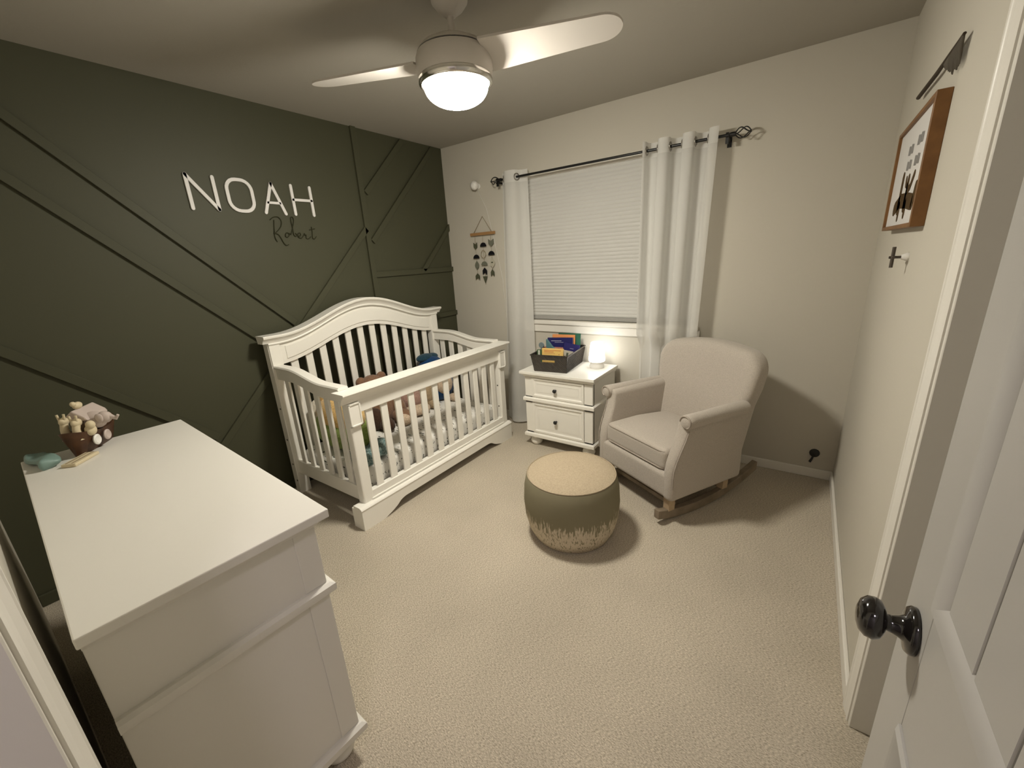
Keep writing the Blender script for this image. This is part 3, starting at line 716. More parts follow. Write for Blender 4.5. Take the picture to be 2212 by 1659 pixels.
for (x, y, h, cm) in ((.062, -.022, .050, ARK_C), (.072, .014, .044, ARK_C)):
    g = obj('giraffe', join(tube([(x, y, .05), (x, y, .05+h*.7), (x-.006, y, .05+h)], [.014, .010, .010], 10), ball((x-.010, y, .056+h), (.018, .012, .013), 12, 8), tube([(x-.004, y-.007, .062+h), (x-.004, y-.009, .080+h)], .0035, 6), tube([(x-.004, y+.007, .062+h), (x-.004, y+.009, .080+h)], .0035, 6)), cm, ark, smooth=True, angle=60)
obj('elephant', join(ball((.012, .030, .090), (.026, .036, .028), 14, 8), ball((.014, .062, .096), (.018, .020, .019), 12, 8), tube([(.014, .078, .096), (.014, .092, .088), (.014, .100, .098)], [.008, .006, .004], 8), ball((.034, .058, .099), (.005, .012, .015), 10, 6)), ARK_P, ark, smooth=True, angle=60)
obj('dove', join(ball((.012, 0, .142), (.018, .010, .011), 12, 8), ball((.028, 0, .150), .008, 10, 6)), ARK_C, ark, smooth=True, angle=60)
obj('lion', join(ball((.050, .036, .070), (.018, .014, .018), 12, 8), ball((.056, .044, .088), (.013, .012, .013), 12, 8)), ARK_C, ark, smooth=True, angle=60)
for x in (.022, .064):
    obj('porthole', lathe([(.0095, -.002), (.0155, -.002), (.0165, .002), (.0125, .005), (.0095, .003)], 20, (x-.02, .0445-.010*(x/.088)**2, .036), 'y'), ARK_P if x < .05 else PLASTIC, ark, smooth=True)
rm = thing('ark_ramp', 'cream grooved ramp piece lying in front of the toy ark', 'figurine', (.800, -2.845, DZt), math.radians(135))
obj('plate', box(-.055, .050, -.022, .022, .0, .012), ARK_C, rm, bevel=.003)
for y in (-.010, .008):
    obj('groove', box(-.05, .045, y, y+.003, .0118, .0126), ARK_R, rm)
TEALG = mat('teal_film', (.28, .42, .38), .35, .4, trans=.35); 
pc = thing('plastic_pouch', 'pale teal plastic pouch lying at the back corner of the dresser', 'pouch', (.715, -2.925, DZt), math.radians(8)); pc.scale = (.8, .8, .8)
obj('film', move(rbox(.20, .07, .035, .016, 4, 6, lambda x, y, z: (x, y+.008*math.sin(x*38), z*(1+.4*math.sin(x*30+y*50)))), 0, 0, .022), TEALG, pc, smooth=True, angle=180)
obj('cap', move(rbox(.030, .034, .026, .008, 3, 2), -.112, -.004, .014), PLASTIC, pc, smooth=True, angle=180)

# ================================================================== nightstand
NX0, NX1, NY0, NY1, NZ = 1.052, 1.682, -.487, -.035, .630
ns = thing('nightstand', 'white two-drawer nightstand under the window', 'nightstand', (1.367, -.26, 0))
def nringmould(x0, x1, yf, yb_, prof):
    V, F = [], []; n = len(prof)
    for (cx_, cy_, ox, oy) in ((x0, yb_, -1, 0), (x0, yf, -1, -1), (x1, yf, 1, -1), (x1, yb_, 1, 0)):
        V += [(cx_+ox*a, cy_+oy*a, z) for a, z in prof]
    for i in range(3):
        for k in range(n):
            F.append((i*n+k, i*n+(k+1) % n, (i+1)*n+(k+1) % n, (i+1)*n+k))
    F += [tuple(range(n)), tuple(range(3*n, 4*n))[::-1]]
    return V, F
wobj('nightstand_top', box(NX0, NX1, NY0, NY1, NZ-.022, NZ), WHITE, ns, bevel=.003)
cx0, cx1, cyf = NX0+.032, NX1-.024, NY0+.034
wobj('top_moulding', nringmould(cx0, cx1, cyf, NY1, [(-.01, NZ-.022), (.022, NZ-.022), (.020, NZ-.028), (.010, NZ-.036), (.006, NZ-.048), (-.01, NZ-.048)]), WHITE, ns, smooth=True, angle=30)
wobj('carcass', join(box(cx0, cx1, cyf+.02, NY1, .085, NZ-.022), box(cx0, cx0+.062, cyf, cyf+.03, .085, NZ-.022), box(cx1-.066, cx1, cyf, cyf+.03, .085, NZ-.022), box(cx0, cx1, cyf, cyf+.03, .372, .425), box(cx0, cx1, cyf, cyf+.03, .085, .125), box(cx0, cx1, cyf, cyf+.03, .578, NZ-.022)), WHITE, ns)
wobj('waist_moulding', nringmould(cx0, cx1, cyf, NY1, [(-.01, .385), (.013, .385), (.016, .390), (.016, .410), (.008, .418), (-.01, .418)]), WHITE, ns, smooth=True, angle=30)
wobj('base_moulding', nringmould(cx0, cx1, cyf, NY1, [(-.01, .082), (.013, .082), (.016, .087), (.016, .108), (.008, .116), (-.01, .116)]), WHITE, ns, smooth=True, angle=30)
for z0, z1 in ((.427, .577), (.127, .371)):
    x0, x1 = cx0+.064, cx1-.068; yf = cyf-.002
    dd = wobj('drawer', box(x0, x1, yf+.004, yf+.03, z0, z1), WHITE, ns, bevel=.001, seg=1)
    V, F = [], []; pf = [(0, .006), (0, -.004), (.016, -.004), (.022, .002), (.044, .009), (.048, .0025), (.056, .0025)]; n = len(pf)
    for (x, z, sx_, sz_) in ((x0, z0, 1, 1), (x1, z0, -1, 1), (x1, z1, -1, -1), (x0, z1, 1, -1)):
        V += [(x+sx_*a*.9, yf+b, z+sz_*a*.8) for a, b in pf]
    for i in range(4):
        j = (i+1) % 4
        for k in range(n-1): F.append((i*n+k, i*n+k+1, j*n+k+1, j*n+k))
    wobj('drawer_frame', (V, F), WHITE, dd, smooth=True, angle=20)
    wobj('knob', lathe([(.0001, .01), (.007, .01), (.006, -.010), (.012, -.013), (.0155, -.020), (.013, -.027), (.0005, -.030)], 20, ((x0+x1)/2-.012, yf, (z0+z1)/2-.004), 'y'), BLACKM, dd, smooth=True, angle=60)
for fx, fy in ((cx0+.055, cyf+.055), (cx1-.055, cyf+.055), (cx0+.055, NY1-.055), (cx1-.055, NY1-.055)):
    wobj('bun_foot', lathe([(.0001, 0), (.030, 0), (.043, .012), (.049, .030), (.043, .050), (.034, .057), (.037, .066), (.037, .084), (.0001, .085)], 28, (fx, fy, 0)), WHITE, ns, smooth=True, angle=40)

# lit night light
nl = thing('night_light', 'small white table lamp glowing on the nightstand', 'lamp', (1.563, -.165, NZ))
obj('base', lathe([(.0001, 0), (.053, 0), (.055, .006), (.055, .022), (.050, .028), (.050, .040), (.056, .046), (.058, .052), (.0001, .053)], 36), PLASTIC, nl, smooth=True, angle=40)
obj('lamp_shade', lathe([(.050, .0535), (.061, .057), (.0625, .064), (.060, .085), (.052, .150), (.046, .192), (.042, .198), (.030, .1995)], 36), SHADE, nl, smooth=True, angle=60)
obj('shade_top', lathe([(.0001, .196), (.031, .196), (.031, .1985), (.0001, .1985)], 28), PLASTIC, nl)

# woven basket with books
BASK = bpy.data.materials.new('woven_brown_plastic'); BASK.use_nodes = True
nt = BASK.node_tree; b_ = nt.nodes['Principled BSDF']; b_.inputs['Base Color'].default_value = (.040, .030, .022, 1); b_.inputs['Roughness'].default_value = .30; b_.inputs['Specular IOR Level'].default_value = .8
tc_ = nt.nodes.new('ShaderNodeTexCoord'); wv = nt.nodes.new('ShaderNodeTexWave'); wv.inputs['Scale'].default_value = 42; wv.bands_direction = 'DIAGONAL'; wv.inputs['Distortion'].default_value = .6
nt.links.new(tc_.outputs['Object'], wv.inputs['Vector']); bb = nt.nodes.new('ShaderNodeBump'); bb.inputs['Strength'].default_value = .9; bb.inputs['Distance'].default_value = .006
nt.links.new(wv.outputs['Fac'], bb.inputs['Height']); nt.links.new(bb.outputs[0], b_.inputs['Normal'])
bk = thing('book_basket', 'dark brown woven basket full of books on the nightstand', 'basket', (1.277, -.245, NZ), math.radians(7))
bw, bd, bh = .262, .365, .132; fl = 1.13
def bpt(x, y, z): k = 1+(fl-1)*z/bh; return (x*k, y*k, z)
def panel_quads(q):   # q: list of (s0,s1,z0,z1) on wall, returns slabs
    return q
def wallslab(fn, s0, s1, z0, z1):
    V = [fn(s, z, d) for d in (0, .004) for (s, z) in ((s0, z0), (s1, z0), (s1, z1), (s0, z1))]
    return V, [(0, 1, 2, 3), (7, 6, 5, 4), (0, 4, 5, 1), (1, 5, 6, 2), (2, 6, 7, 3), (3, 7, 4, 0)]
front = lambda s, z, d: bpt(s*bw/2, -bd/2+d, z)
back = lambda s, z, d: bpt(s*bw/2, bd/2-d, z)
left = lambda s, z, d: bpt(-bw/2+d, s*bd/2, z)
right = lambda s, z, d: bpt(bw/2-d, s*bd/2, z)
hs, hz0, hz1 = .40, .078, .096
holes = [(-1, -hs-.08, 0, bh), (hs-.08, 1, 0, bh), (-hs-.08, hs-.08, 0, hz0), (-hs-.08, hs-.08, hz1, bh)]
obj('front_wall', join(*[wallslab(front, *q) for q in holes]), BASK, bk)
obj('back_wall', join(*[wallslab(back, *q) for q in holes]), BASK, bk)
obj('side_wall', wallslab(left, -1, 1, 0, bh), BASK, bk); obj('side_wall', wallslab(right, -1, 1, 0, bh), BASK, bk)
obj('base', box(-bw/2, bw/2, -bd/2, bd/2, 0, .004), BASK, bk)
rx, ry = bw/2*fl, bd/2*fl
obj('rim', tube([(-rx, -ry, bh), (rx, -ry, bh), (rx, ry, bh), (-rx, ry, bh)], .0055, 8, True), BASK, bk, smooth=True, angle=60)
for k in range(24):   # raised diagonal weave strips on the sides
    s0 = -1+2*k/24
    for fn in (left, right):
        z_ = [0.006, .118]; sgn = .16
        V = [fn(max(-1, min(1, s0+o+(sgn if zz > .06 else 0))), zz, d) for d in (-.0022, .001) for (o, zz) in ((0, z_[0]), (.035, z_[0]), (.035, z_[1]), (0, z_[1]))]
        obj('weave_strip', (V, [(0, 1, 2, 3), (7, 6, 5, 4), (0, 4, 5, 1), (1, 5, 6, 2), (2, 6, 7, 3), (3, 7, 4, 0)]), BASK, bk)
BC = math.radians(7); bcx, bcy = 1.277, -.245
PAGES = mat('book_pages', (.70, .66, .56), .8, .2)
def book(label, lx, ly, w, h, th, col, tilt, z0=.006, yaw=0.0, lean=0.0, prints=None, cat='book'):
    """stands in the basket, cover facing the room; lx,ly = position in the basket"""
    X = bcx+lx*math.cos(BC)-ly*math.sin(BC); Y = bcy+lx*math.sin(BC)+ly*math.cos(BC)
    t = thing('picture_book', label, cat, (X, Y, NZ+z0), 0, 'books standing in the basket')
    t.rotation_euler = (math.radians(-tilt), math.radians(lean), BC+math.radians(yaw))
    cm = mat('cover_'+col, col, .4, .35)
    c = obj('cover', join(box(-w/2, w/2, -th/2, -th/2+.002, 0, h), box(-w/2, w/2, th/2-.002, th/2, 0, h), box(-w/2, -w/2+.002, -th/2, th/2, 0, h)), cm, t)
    obj('page_block', box(-w/2+.001, w/2-.003, -th/2+.002, th/2-.002, .002, h-.003), PAGES, t)
    if prints:
        for (x0, x1, z0_, z1_, pc_) in prints:
            obj('printed_line', box(x0, x1, -th/2-.0005, -th/2+.0005, z0_, z1_), mat('print_'+pc_, pc_, .5, .3), c)
    return t
book('dark green book standing at the very back of the basket', .032, .140, .186, .222, .012, '2f5f4c', 6, .016)
book('orange book standing just in front of the dark green one', -.006, .108, .190, .226, .012, 'e0945c', 6, prints=[(.085, .089, .20, .205, 'b04a30')])
book('large navy book leaning in the basket before the orange one', -.018, .070, .215, .208, .014, '20205a', 9, lean=-2, prints=[(-.075, .012, .180, .184, 'b8b8c8'), (-.045, .03, .168, .172, '9a9ab0')])
book('navy blue book slumped lower on the right of the basket', .062, .038, .13, .170, .012, '282663', 10, lean=9, prints=[(-.01, .02, .13, .135, '8888a8')])
book('pink and red patterned book behind the yellow book', -.032, -.055, .165, .158, .014, 'b07868', 6, prints=[(-.06, -.02, .135, .150, '7a5a48'), (.0, .03, .135, .150, 'd8c8c0'), (.045, .06, .135, .150, '8a4038')])
book('pale grey patterned book to the right of the yellow book', .085, -.075, .075, .140, .012, 'b8b4a8', 6, lean=8, prints=[(-.012, .004, .10, .125, '50584a')])
book('small green book at the left front corner of the basket', -.095, -.120, .075, .148, .014, '47613f', 3, prints=[(-.028, -.012, .11, .145, 'c8c8bc')])
book('yellow board book with red lettering at the front of the basket', .008, -.146, .172, .168, .016, 'e8c274', 3, prints=[(-.068, .068, .152, .156, 'b8603a'), (-.068, .01, .141, .145, 'b8603a'), (-.068, .02, .130, .133, 'c08858'), (.05, .056, .122, .127, '6a4a38')])
FINM = mat('fin_teal', (.075, .16, .175), .6, .3, bump=(60, .2, .003))
def bworld(lx, ly): return (bcx+lx*math.cos(BC)-ly*math.sin(BC), bcy+lx*math.sin(BC)+ly*math.cos(BC))
fx_, fy_ = bworld(-.02, -.098)
t = thing('toy_fin', 'teal shark fin toy sticking up between the books', 'toy', (fx_, fy_, NZ+.006), BC)
obj('fin', join(prism([(-.040, .10), (.052, .10), (.040, .155), (.012, .175), (-.008, .200), (-.030, .228), (-.040, .232)], 'y', -.011, .011)), FINM, t, bevel=.006, seg=3)
obj('toy_body', move(rbox(.10, .026, .13, .012, 3, 2), .004, 0, .066), FINM, t, smooth=True, angle=180)
fx_, fy_ = bworld(-.108, -.085)
t = thing('toy_paddle', 'round grey-blue toy paddle poking out at the basket\'s left', 'toy', (fx_, fy_, NZ+.006), BC)
GB = mat('toy_greyblue', (.15, .19, .20), .5, .3)
obj('disc', lathe([(.0001, -.007), (.020, -.007), (.0225, -.003), (.0225, .003), (.020, .007), (.0001, .007)], 24, (0, 0, .178), 'y'), GB, t, smooth=True, angle=40)
obj('handle', lathe([(.0001, 0), (.006, 0), (.006, .16), (.0001, .16)], 12), GB, t)

# ================================================================== rocking armchair (local frame: x right, y back, z up)
ca_ = math.atan2(-.485, .8745)
ac = thing('rocking_armchair', 'beige upholstered rocking armchair in the corner by the window', 'armchair', (2.075, -.844, .022), ca_); ac.scale = (.983, .983, .983)
HWD = .322
def lean(z): 
    t = max(0, min(1, (z-.30)/.28)); return .085*t*t*(3-2*t)
# seat base with front apron
obj('seat_base', move(rbox(2*HWD-.03, .57, .155, .028, 4, 4), 0, .292, .2125), UPH, ac, smooth=True, angle=180)
for s in (-1, 1):
    def afn(x, y, z, s=s):
        zz = z+.3700; f = (zz-.13)/.48
        xo = x + s*(HWD-.038) + s*.022*max(0, f-.35)
        fr = max(0, -y)/.29
        return (xo, y+.295+lean(zz)*fr**2, zz)
    obj('arm_panel', rbox(.078, .58, .492, .034, 4, 6, afn), UPH, ac, smooth=True, angle=180)
    # rolled arm top
    st = []
    for i in range(15):
        t_ = i/14; yy = .078+.46*t_; rr = .047 if 0 < i else .043
        zc = .598-.012*t_
        st.append((s*(HWD+.004), yy, zc))
    roll = tube([(st[0][0], st[0][1]-.008, st[0][2])]+st, [.032]+[.040]*15, 20)
    obj('arm_roll', roll, UPH, ac, smooth=True, angle=60)
    # piping scroll on the arm front
    pp = []
    for k in range(17):
        a = math.radians(-65+250*k/16); pp.append((s*(HWD+.004)+s*.034*math.cos(a), .0695, .598+.034*math.sin(a)))
    xi = s*(HWD-.066)
    dn = [(xi+s*.004*k, .068-(.068+.004)*min(1, k/5)*1.0+lean(.54-.06*k)*0, .54-.055*k) for k in range(6)]
    obj('arm_piping', tube(pp, .0045, 8), PIPE, ac, smooth=True, angle=60)
    op = [(s*(HWD+.014-.016*min(1, k/5)), .012+lean(.545-.055*k)+.002, .545-.055*k) for k in range(7)]
    obj('arm_piping', tube(op, .0034, 8), PIPE, ac, smooth=True, angle=60)
# backrest
def pillow(outline, th, r, fn, rings=10):
    """padded slab from a closed 2-D outline (x,z): rounded rim of radius r, then rings to the middle on both faces"""
    n = len(outline); cx = sum(p[0] for p in outline)/n; cz = sum(p[1] for p in outline)/n
    nor = []
    for i in range(n):
        a, b = Vector(outline[i-1]), Vector(outline[(i+1) % n]); t = (b-a).normalized(); q = Vector((t.y, -t.x))
        if q.dot(Vector((outline[i][0]-cx, outline[i][1]-cz))) < 0: q = -q
        nor.append(q)
    levels = []
    for s_ in (-1, 1):
        seq = []
        for k in range(6):
            a = math.pi/2*k/5; seq.append(('in', r*(1-math.cos(a)), s_*(th/2-r+r*math.sin(a))))
        for k in range(1, rings):
            seq.append(('sc', k/rings, s_*th/2))
        levels.append(seq)
    rows = []
    for kind, v, y in levels[0][::-1]+levels[1]:
        row = []
        for i in range(n):
            x, z = outline[i]
            if kind == 'in': x -= nor[i].x*v; z -= nor[i].y*v
            else:
                x -= nor[i].x*r; z -= nor[i].y*r; x = x+(cx-x)*v; z = z+(cz-z)*v
            row.append(fn(x, y, z))
        rows.append(row)
    V = [p for row in rows for p in row]; F = []
    for j in range(len(rows)-1):
        for i in range(n):
            F.append((j*n+i, j*n+(i+1) % n, (j+1)*n+(i+1) % n, (j+1)*n+i))
    for base, y in ((0, -th/2), ((len(rows)-1)*n, th/2)):
        c = len(V); V.append(fn(cx, y, cz))
        for i in range(n): F.append((base+i, base+(i+1) % n, c))
    return V, F
def bfn2(x, y, z):
    f = max(0, (z-.15)/.74)
    v = .540+.135*f**1.1
    return (x, v+y*(1.0-.10*f)-.026*(x/.33)**2*(1 if y < 0 else 1.0), z)
ol = []
def arc(cx, cz, rx, rz, a0, a1, n):
    for k in range(n+1):
        a = math.radians(a0+(a1-a0)*k/n); ol.append((cx+rx*math.cos(a), cz+rz*math.sin(a)))
HB = .362; ZT = .905
for k in range(7): ol.append((.300+.030*k/6, .15+.42*k/6))
for k in range(1, 4): ol.append((.330+(HB-.330)*k/4, .57+.14*k/4))
arc(HB-.125, ZT-.14, .125, .125, 0, 75, 8)
for k in range(1, 9):
    x = (HB-.125+.125*math.cos(math.radians(75)))*(1-2*k/9); ol.append((x, ZT-.14+.125*math.sin(math.radians(75))+.026*(1-(x/.26)**2)))
arc(-HB+.125, ZT-.14, .125, .125, 105, 180, 8)
for k in range(3, 0, -1): ol.append((-(.330+(HB-.330)*k/4), .57+.14*k/4))
for k in range(6, -1, -1): ol.append((-(.300+.030*k/6), .15+.42*k/6))
for k in range(1, 8): ol.append((-.30+.60*k/8, .15))
obj('backrest', pillow(ol, .150, .050, bfn2), UPH, ac, smooth=True, angle=180)
# seat cushion
def cfn(x, y, z):
    k = 1-.10*max(0, y)/.25
    puff = .016*(1-(x/.26)**2)*(1-(y/.26)**2) if z > 0 else 0
    return (x*k, y+.268, z+.352+puff-.012*(y/.25 if y > 0 else 0))
obj('seat_cushion', rbox(.508, .50, .130, .030, 4, 8, cfn), UPH, ac, smooth=True, angle=180)
for zz in (.403, .300):
    obj('cushion_piping', tube([(-.249, .20, zz), (-.249, .06, zz), (-.236, .028, zz), (-.21, .020, zz), (.21, .020, zz), (.236, .028, zz), (.249, .06, zz), (.249, .20, zz)], .0042, 8), PIPE, ac, smooth=True, angle=60)
# rockers, feet, cross bars
def zr(v): return .42*(v-.27)**2-.0215
for s in (-1, 1):
    vs = [-.035+.83*i/24 for i in range(25)]
    rkr = obj('rocker', sweep([(-.018, 0), (.018, 0), (.018, .054), (-.018, .054)], [lambda a, b, v=v: (s*.262+a, v, zr(v)+b) for v in vs]), WOOD, ac, smooth=True, angle=40, bevel=.003)
    for v in (.060, .50):
        obj('foot', prism([(s*.262-.020, 0), (s*.262+.020, 0), (s*.262+.024, 1), (s*.262-.024, 1)], 'y', v-.022, v+.022), WOODL, ac).data.transform(Matrix.Translation((0, 0, zr(v)+.05)) @ Matrix.Diagonal((1, 1, .10-zr(v), 1)))
for v in (.12, .50):
    obj('cross_bar', box(-.245, .245, v-.016, v+.016, zr(v)+.046, zr(v)+.072), WOOD, ac, bevel=.002)

# ================================================================== pouf
pf_ = thing('floor_pouf', 'round olive floor pouf with linen top and ragged cream hem', 'pouf', (1.90, -1.27, 0))
obj('side', lathe([(.0001, 0), (.196, 0), (.212, .012), (.236, .06), (.252, .13), (.258, .21), (.253, .29), (.240, .352), (.234, .360)], 72), POUFS, pf_, smooth=True, angle=60)
obj('top', lathe([(.0001, .392), (.08, .390), (.15, .384), (.20, .374), (.224, .364), (.2335, .3585)], 72), POUFT, pf_, smooth=True, angle=60)
for (rr, zz) in ((.2345, .3595), (.209, .0115)):
    obj('seam', tube([(rr*math.cos(2*math.pi*i/72), rr*math.sin(2*math.pi*i/72), zz) for i in range(72)], .0032, 6, True), POUFT, pf_, smooth=True, angle=60)

# ================================================================== curtains, rod
RY, RZ = -.090, 2.078
rod = thing('curtain_rod', 'black metal curtain rod with twisted cage finials above the window', 'curtain rod', (1.527, RY, RZ))
wobj('rod', lathe([(.0001, -.84), (.0085, -.84), (.0085, .84), (.0001, .84)], 16, (1.53, RY, RZ), 'x'), BLACKM, rod, smooth=True, angle=40)
for s in (-1, 1):
    x0 = 1.53+s*.835
    fin = wobj('finial', join(lathe([(.0001, -.012), (.013, -.012), (.013, .012), (.0001, .012)], 14, (x0, RY, RZ), 'x'), lathe([(.0001, -.004), (.007, -.004), (.007, .004), (.0001, .004)], 10, (x0+s*.088, RY, RZ), 'x')), BLACKM, rod, smooth=True, angle=40)
    for k in range(4):
        a0 = k*math.pi/2; pts = []
        for i in range(13):
            t_ = i/12; a = a0+math.pi*.6*t_; rr = .030*math.sin(math.pi*t_)**.8+.003
            pts.append((x0+s*(.010+.078*t_), RY+rr*math.cos(a), RZ+rr*math.sin(a)))
        wobj('cage_wire', tube(pts, .0032, 6), BLACKM, fin, smooth=True, angle=60)
for x in (.672, 2.335):
    wobj('bracket', join(box(x-.012, x+.012, -.004, 0, RZ-.05, RZ+.03), box(x-.006, x+.006, RY, 0, RZ-.024, RZ-.010), lathe([(.0105, -.008), (.0155, -.008), (.0155, .008), (.0105, .008)], 14, (x, RY, RZ), 'x'), box(x-.008, x+.008, RY-.008, RY+.008, RZ-.045, RZ-.008)), BLACKM, rod)
def curtain(label, xt0, xt1, xb0, xb1, nf, amp, ph, ztop, zbot, grom, flat=0.0):
    c = thing('curtain', label, 'curtain', ((xt0+xt1)/2, RY, zbot), 0, 'sheer curtains at the window')
    def pt(u, z):
        k = (ztop-z)/(ztop-zbot)
        x = (xt0+(xt1-xt0)*u)*(1-k)+(xb0+(xb1-xb0)*u)*k
        a = 2*math.pi*(nf*u)+ph
        A = amp*(1+.25*k)*(1-flat*min(1, max(0, (.90-z)/.10)))
        return (x+.012*math.sin(2*a), RY+flat*.066*min(1, max(0, (.90-z)/.10))+A*math.cos(a)*-1+.006*math.sin(a*2.7+k*5)*k*(1-flat), z)
    zh = ztop-.085
    wobj('header', grid(lambda u, v: pt(u, zh+(ztop-zh)*v), 96, 3), SHEER2, c, smooth=True, angle=180)
    wobj('drape', grid(lambda u, v: pt(u, zbot+(zh-zbot)*v), 96, 30), SHEER, c, smooth=True, angle=180)
    wobj('hem', grid(lambda u, v: tuple(a+b for a, b in zip(pt(u, zbot+.06*v), (0, .002, 0))), 96, 3), SHEER2, c, smooth=True, angle=180)
    for u in grom:
        p0 = Vector(pt(u-.004, RZ)); p1 = Vector(pt(u+.004, RZ)); tn = (p1-p0).normalized(); cen = Vector(pt(u, RZ)); up_ = Vector((0, 0, 1))
        wobj('grommet', tube([tuple(cen+tn*.0235*math.cos(2*math.pi*i/24)+up_*.0235*math.sin(2*math.pi*i/24)) for i in range(24)], .005, 8, True), CHROME, c, smooth=True, angle=60)
    return c
def gro(nf, ph):   # where the cloth crosses the rod
    out = []
    for k in range(-2, 4*nf+2):
        u = ((math.pi/2+k*math.pi)-ph)/(2*math.pi*nf)
        if .01 < u < .99: out.append(u)
    return out
curtain('white sheer curtain panel drawn to the right side of the window', 1.845, 2.285, 1.84, 2.22, 3, .046, .5, 2.128, .02, gro(3, .5), .85)
curtain('white sheer curtain panel hanging at the left of the window behind the crib', .690, .930, .600, .930, 1, .036, -math.pi*.9, 2.128, .02, gro(1, -math.pi*.9))

# ================================================================== wall ornaments
SAGE = mat('felt_sage', (.16, .165, .125), .9, .1); OLV = mat('felt_olive', (.085, .09, .055), .9, .1); BLK = mat('felt_black', (.010, .010, .012), .9, .1); CRM = mat('felt_cream', (.50, .47, .38), .9, .1); CORD = mat('jute_cord', (.30, .24, .15), .9, .1)
mb = thing('felt_wall_mobile', 'little wall hanging of dark arrows and half moons on a wooden bar', 'wall hanging', (.418, -.012, 1.695))
def mw(name, m, mt, par=None): return wobj(name, m, mt, par or mb)
mw('bar', box(.284, .552, -.028, -.008, 1.684, 1.707), mat('mobile_bar', (.36, .20, .085), .6, .2))
mw('hanging_cord', join(tube([(.316, -.018, 1.702), (.421, -.008, 1.838), (.522, -.018, 1.702)], .0025, 6)), CORD)
yy0, yy1 = -.022, -.016
def half(x, z, r): return prism([(x+r*math.cos(math.pi*k/14), z+r*math.sin(math.pi*k/14)) for k in range(15)], 'y', yy0, yy1)
def fletch(x, z, s=1, w=.024, h=.055): return prism([(x-w, z+s*h*.5), (x, z+s*h*.22), (x+w, z+s*h*.5), (x+w, z-s*h*.1), (x, z-s*h*.5), (x-w, z-s*h*.1)][::(1 if s > 0 else -1)], 'y', yy0, yy1)
def leaf(x, z, w=.022, h=.075): return prism([(x+w*math.sin(math.pi*k/10), z-h/2+h*k/10) for k in range(11)]+[(x-w*math.sin(math.pi*k/10), z+h/2-h*k/10) for k in range(1, 10)], 'y', yy0, yy1)
def ring_(x, z, r): return tube([(x+r*math.cos(2*math.pi*i/24), -.019, z+r*1.25*math.sin(2*math.pi*i/24)) for i in range(24)], .0022, 6, True)
for x, zb_ in ((.329, 1.33), (.416, 1.30), (.504, 1.36)):
    mw('string', tube([(x, -.0185, 1.69), (x, -.0185, zb_)], .0012, 5), CORD)
for nm, m, mt_2 in (('arrow', fletch(.328, 1.597, 1, .020, .060), OLV), ('half_moon', half(.329, 1.490, .034), BLK), ('leaf', leaf(.330, 1.431), SAGE), ('arrow', fletch(.328, 1.333, -1), OLV),
        ('half_moon', half(.417, 1.588, .034), BLK), ('ring', ring_(.413, 1.524, .026), CORD), ('half_moon', half(.416, 1.428, .034), SAGE), ('chevron', fletch(.415, 1.378, -1, .024, .060), BLK), ('triangle', prism([(.390, 1.332), (.440, 1.332), (.415, 1.272)], 'y', yy0, yy1), OLV),
        ('arrow', fletch(.506, 1.614, 1, .028, .062), SAGE), ('half_moon', half(.503, 1.512, .034), BLK), ('leaf', leaf(.507, 1.443, .026, .080), CRM), ('arrow', fletch(.502, 1.361, -1, .019, .060), OLV)):
    mw(nm, m, mt_2)
mw('leaf_mark', box(.496, .517, yy0-.001, yy0, 1.444, 1.454), OLV)

cm_ = thing('baby_monitor', 'small round white monitor camera fixed high beside the curtain rod', 'camera', (.398, 0, 2.08))
wobj('mount', lathe([(.0001, 0), (.022, 0), (.022, -.010), (.010, -.014), (.010, -.04), (.0001, -.04)], 20, (.398, 0, 2.08), 'y'), PLASTIC, cm_, smooth=True, angle=40)
wobj('camera_head', ball((.398, -.055, 2.082), (.036, .034, .036)), PLASTIC, cm_, smooth=True, angle=180)
wobj('cable', tube([(.405, -.03, 2.055), (.43, -.008, 1.98), (.47, -.005, 1.90), (.52, -.005, 1.70), (.60, -.005, 1.3), (.62, -.005, .9)], .0014, 6), PLASTIC, cm_, smooth=True, angle=180)

cg = thing('cable_grommet', 'black round wall plug with a short stub low on the window wall', 'wall plug', (2.984, 0, .168))
wobj('disc', lathe([(.0001, 0), (.026, 0), (.028, -.004), (.026, -.010), (.0001, -.012)], 24, (2.984, 0, .168), 'y'), BLACKM, cg, smooth=True, angle=40)
wobj('stub', tube([(2.980, -.008, .150), (2.974, -.012, .128), (2.966, -.012, .106)], [.005, .006, .0075], 10), BLACKM, cg, smooth=True, angle=60)

# shadow-box frame on the right wall
fr_ = thing('framed_print', 'oak box frame with a cactus print on the right wall', 'picture', (W, -.835, 1.675))
FY0, FY1, FZ0, FZ1, FXF = -1.172, -.500, 1.488, 1.862, 3.058
for m in (box(FXF, W, FY0, FY0+.016, FZ0, FZ1), box(FXF, W, FY1-.016, FY1, FZ0, FZ1), box(FXF, W, FY0+.016, FY1-.016, FZ0, FZ0+.014), box(FXF, W, FY0+.016, FY1-.016, FZ1-.014, FZ1)):
    wobj('frame_bar', m, FRAMEW, fr_, bevel=.0015, seg=1)
MATB = mat('print_paper', (.66, .64, .62), .7, .2); GTXT = mat('print_grey', (.27, .26, .25), .8, .1); CACT = mat('print_cactus', (.075, .045, .018), .8, .1)
wobj('print', box(FXF+.010, FXF+.013, FY0+.016, FY1-.016, FZ0+.014, FZ1-.014), MATB, fr_)
px0, px1 = FXF+.0085, FXF+.0101
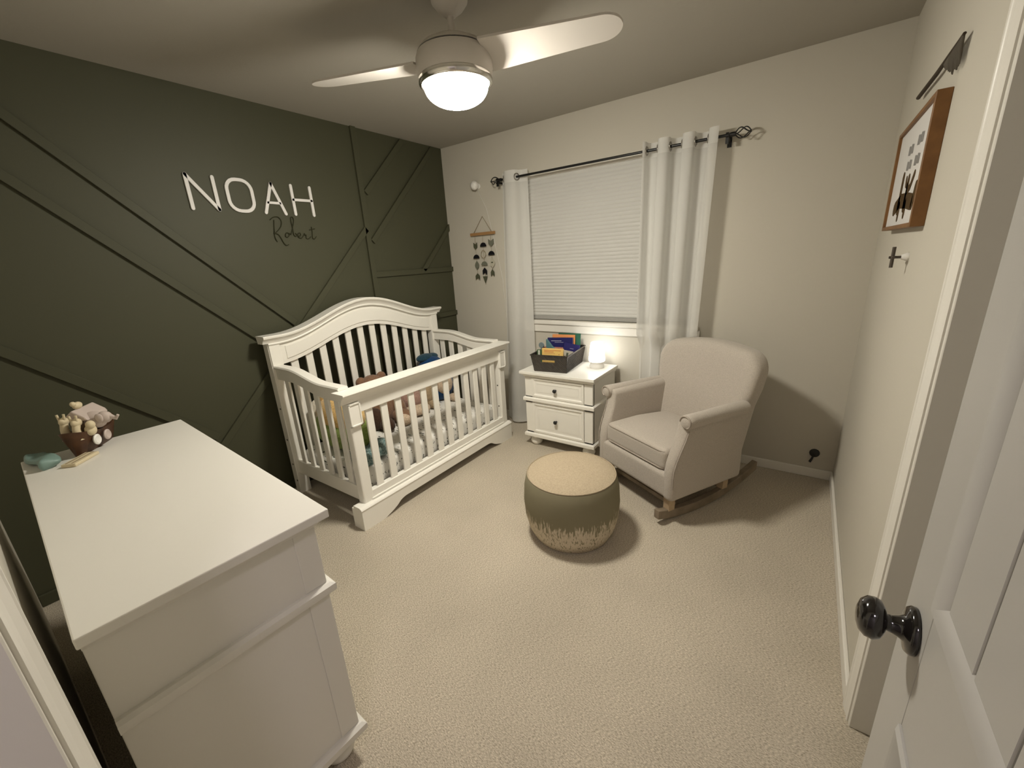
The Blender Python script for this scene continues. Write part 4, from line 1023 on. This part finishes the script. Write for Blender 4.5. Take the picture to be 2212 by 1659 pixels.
for (y0, y1, z0, z1) in ((-1.03, -.925, 1.752, 1.785), (-.865, -.765, 1.742, 1.775), (-1.03, -.935, 1.688, 1.722), (-.885, -.785, 1.690, 1.722)):
    nn_ = 4
    for k in range(nn_):
        a = y0+(y1-y0)*k/nn_
        wobj('printed_mark', box(px0, px1, a, a+(y1-y0)/nn_*.62, z0+.003*(k % 2), z1-.004*((k+1) % 2)), GTXT, fr_)
def cac(pts, w): wobj('printed_cactus', ribbon(pts, w, False, 'x', px0, px1), CACT, fr_)
cac([(-.770, 1.560), (-.770, 1.672)], .040); cac([(-.90, 1.56), (-.90, 1.655)], .034); cac([(-.90, 1.610), (-.96, 1.625), (-1.0, 1.66)], .026); cac([(-.90, 1.63), (-.86, 1.64), (-.85, 1.66)], .02)
cac([(-1.06, 1.56), (-1.075, 1.615)], .036); cac([(-.68, 1.566), (-.80, 1.588), (-.95, 1.580), (-1.04, 1.570)], .052); cac([(-.93, 1.575), (-.93, 1.535)], .03); cac([(-.80, 1.575), (-.80, 1.53)], .03)

ft_ = thing('fringe_hanging', 'thin dark stick with a dark feather fringe above the oak frame', 'wall hanging', (W, -.95, 1.965))
STK = mat('stick_dark', (.055, .040, .028), .7, .2); FEA = mat('feather_dark', (.12, .105, .085), .9, .1)
wobj('stick', tube([(W-.016, -.640, 1.962), (W-.016, -.95, 1.956), (W-.016, -1.258, 1.964)], [.007, .0065, .004], 8), STK, ft_, smooth=True, angle=60)
for k in range(20):
    t_ = k/19; y = -1.05-.20*t_; L = .012+.055*min(1, t_*1.6)
    wobj('fringe_strand', tube([(W-.016, y, 1.962), (W-.014, y+.010, 1.962-L*.5), (W-.012, y+.022*(1-t_), 1.962-L*(.9+.2*random.random()))], [.0035, .0045, .0015], 6), FEA, ft_, smooth=True, angle=60)

ck = thing('wall_peg', 'white wall peg with a dark cross-shaped knob below the oak frame', 'wall hook', (W, -1.02, 1.392))
wobj('peg', lathe([(.0001, 0), (.013, 0), (.014, -.006), (.010, -.014), (.008, -.020), (.0001, -.020)], 20, (W, -1.02, 1.392), 'x'), PLASTIC, ck, smooth=True, angle=60)
CKM = mat('knob_bronze', (.075, .06, .045), .45, .4)
wobj('stem', lathe([(.0001, -.018), (.0045, -.018), (.0045, -.052), (.0001, -.053)], 12, (W, -1.02, 1.392), 'x'), CKM, ck, smooth=True, angle=40)
wobj('cross_handle', join(tube([(W-.042, -1.02, 1.357), (W-.042, -1.02, 1.427)], .0055, 10), tube([(W-.042, -1.045, 1.392), (W-.042, -.995, 1.392)], .005, 10)), CKM, ck, smooth=True, angle=60)
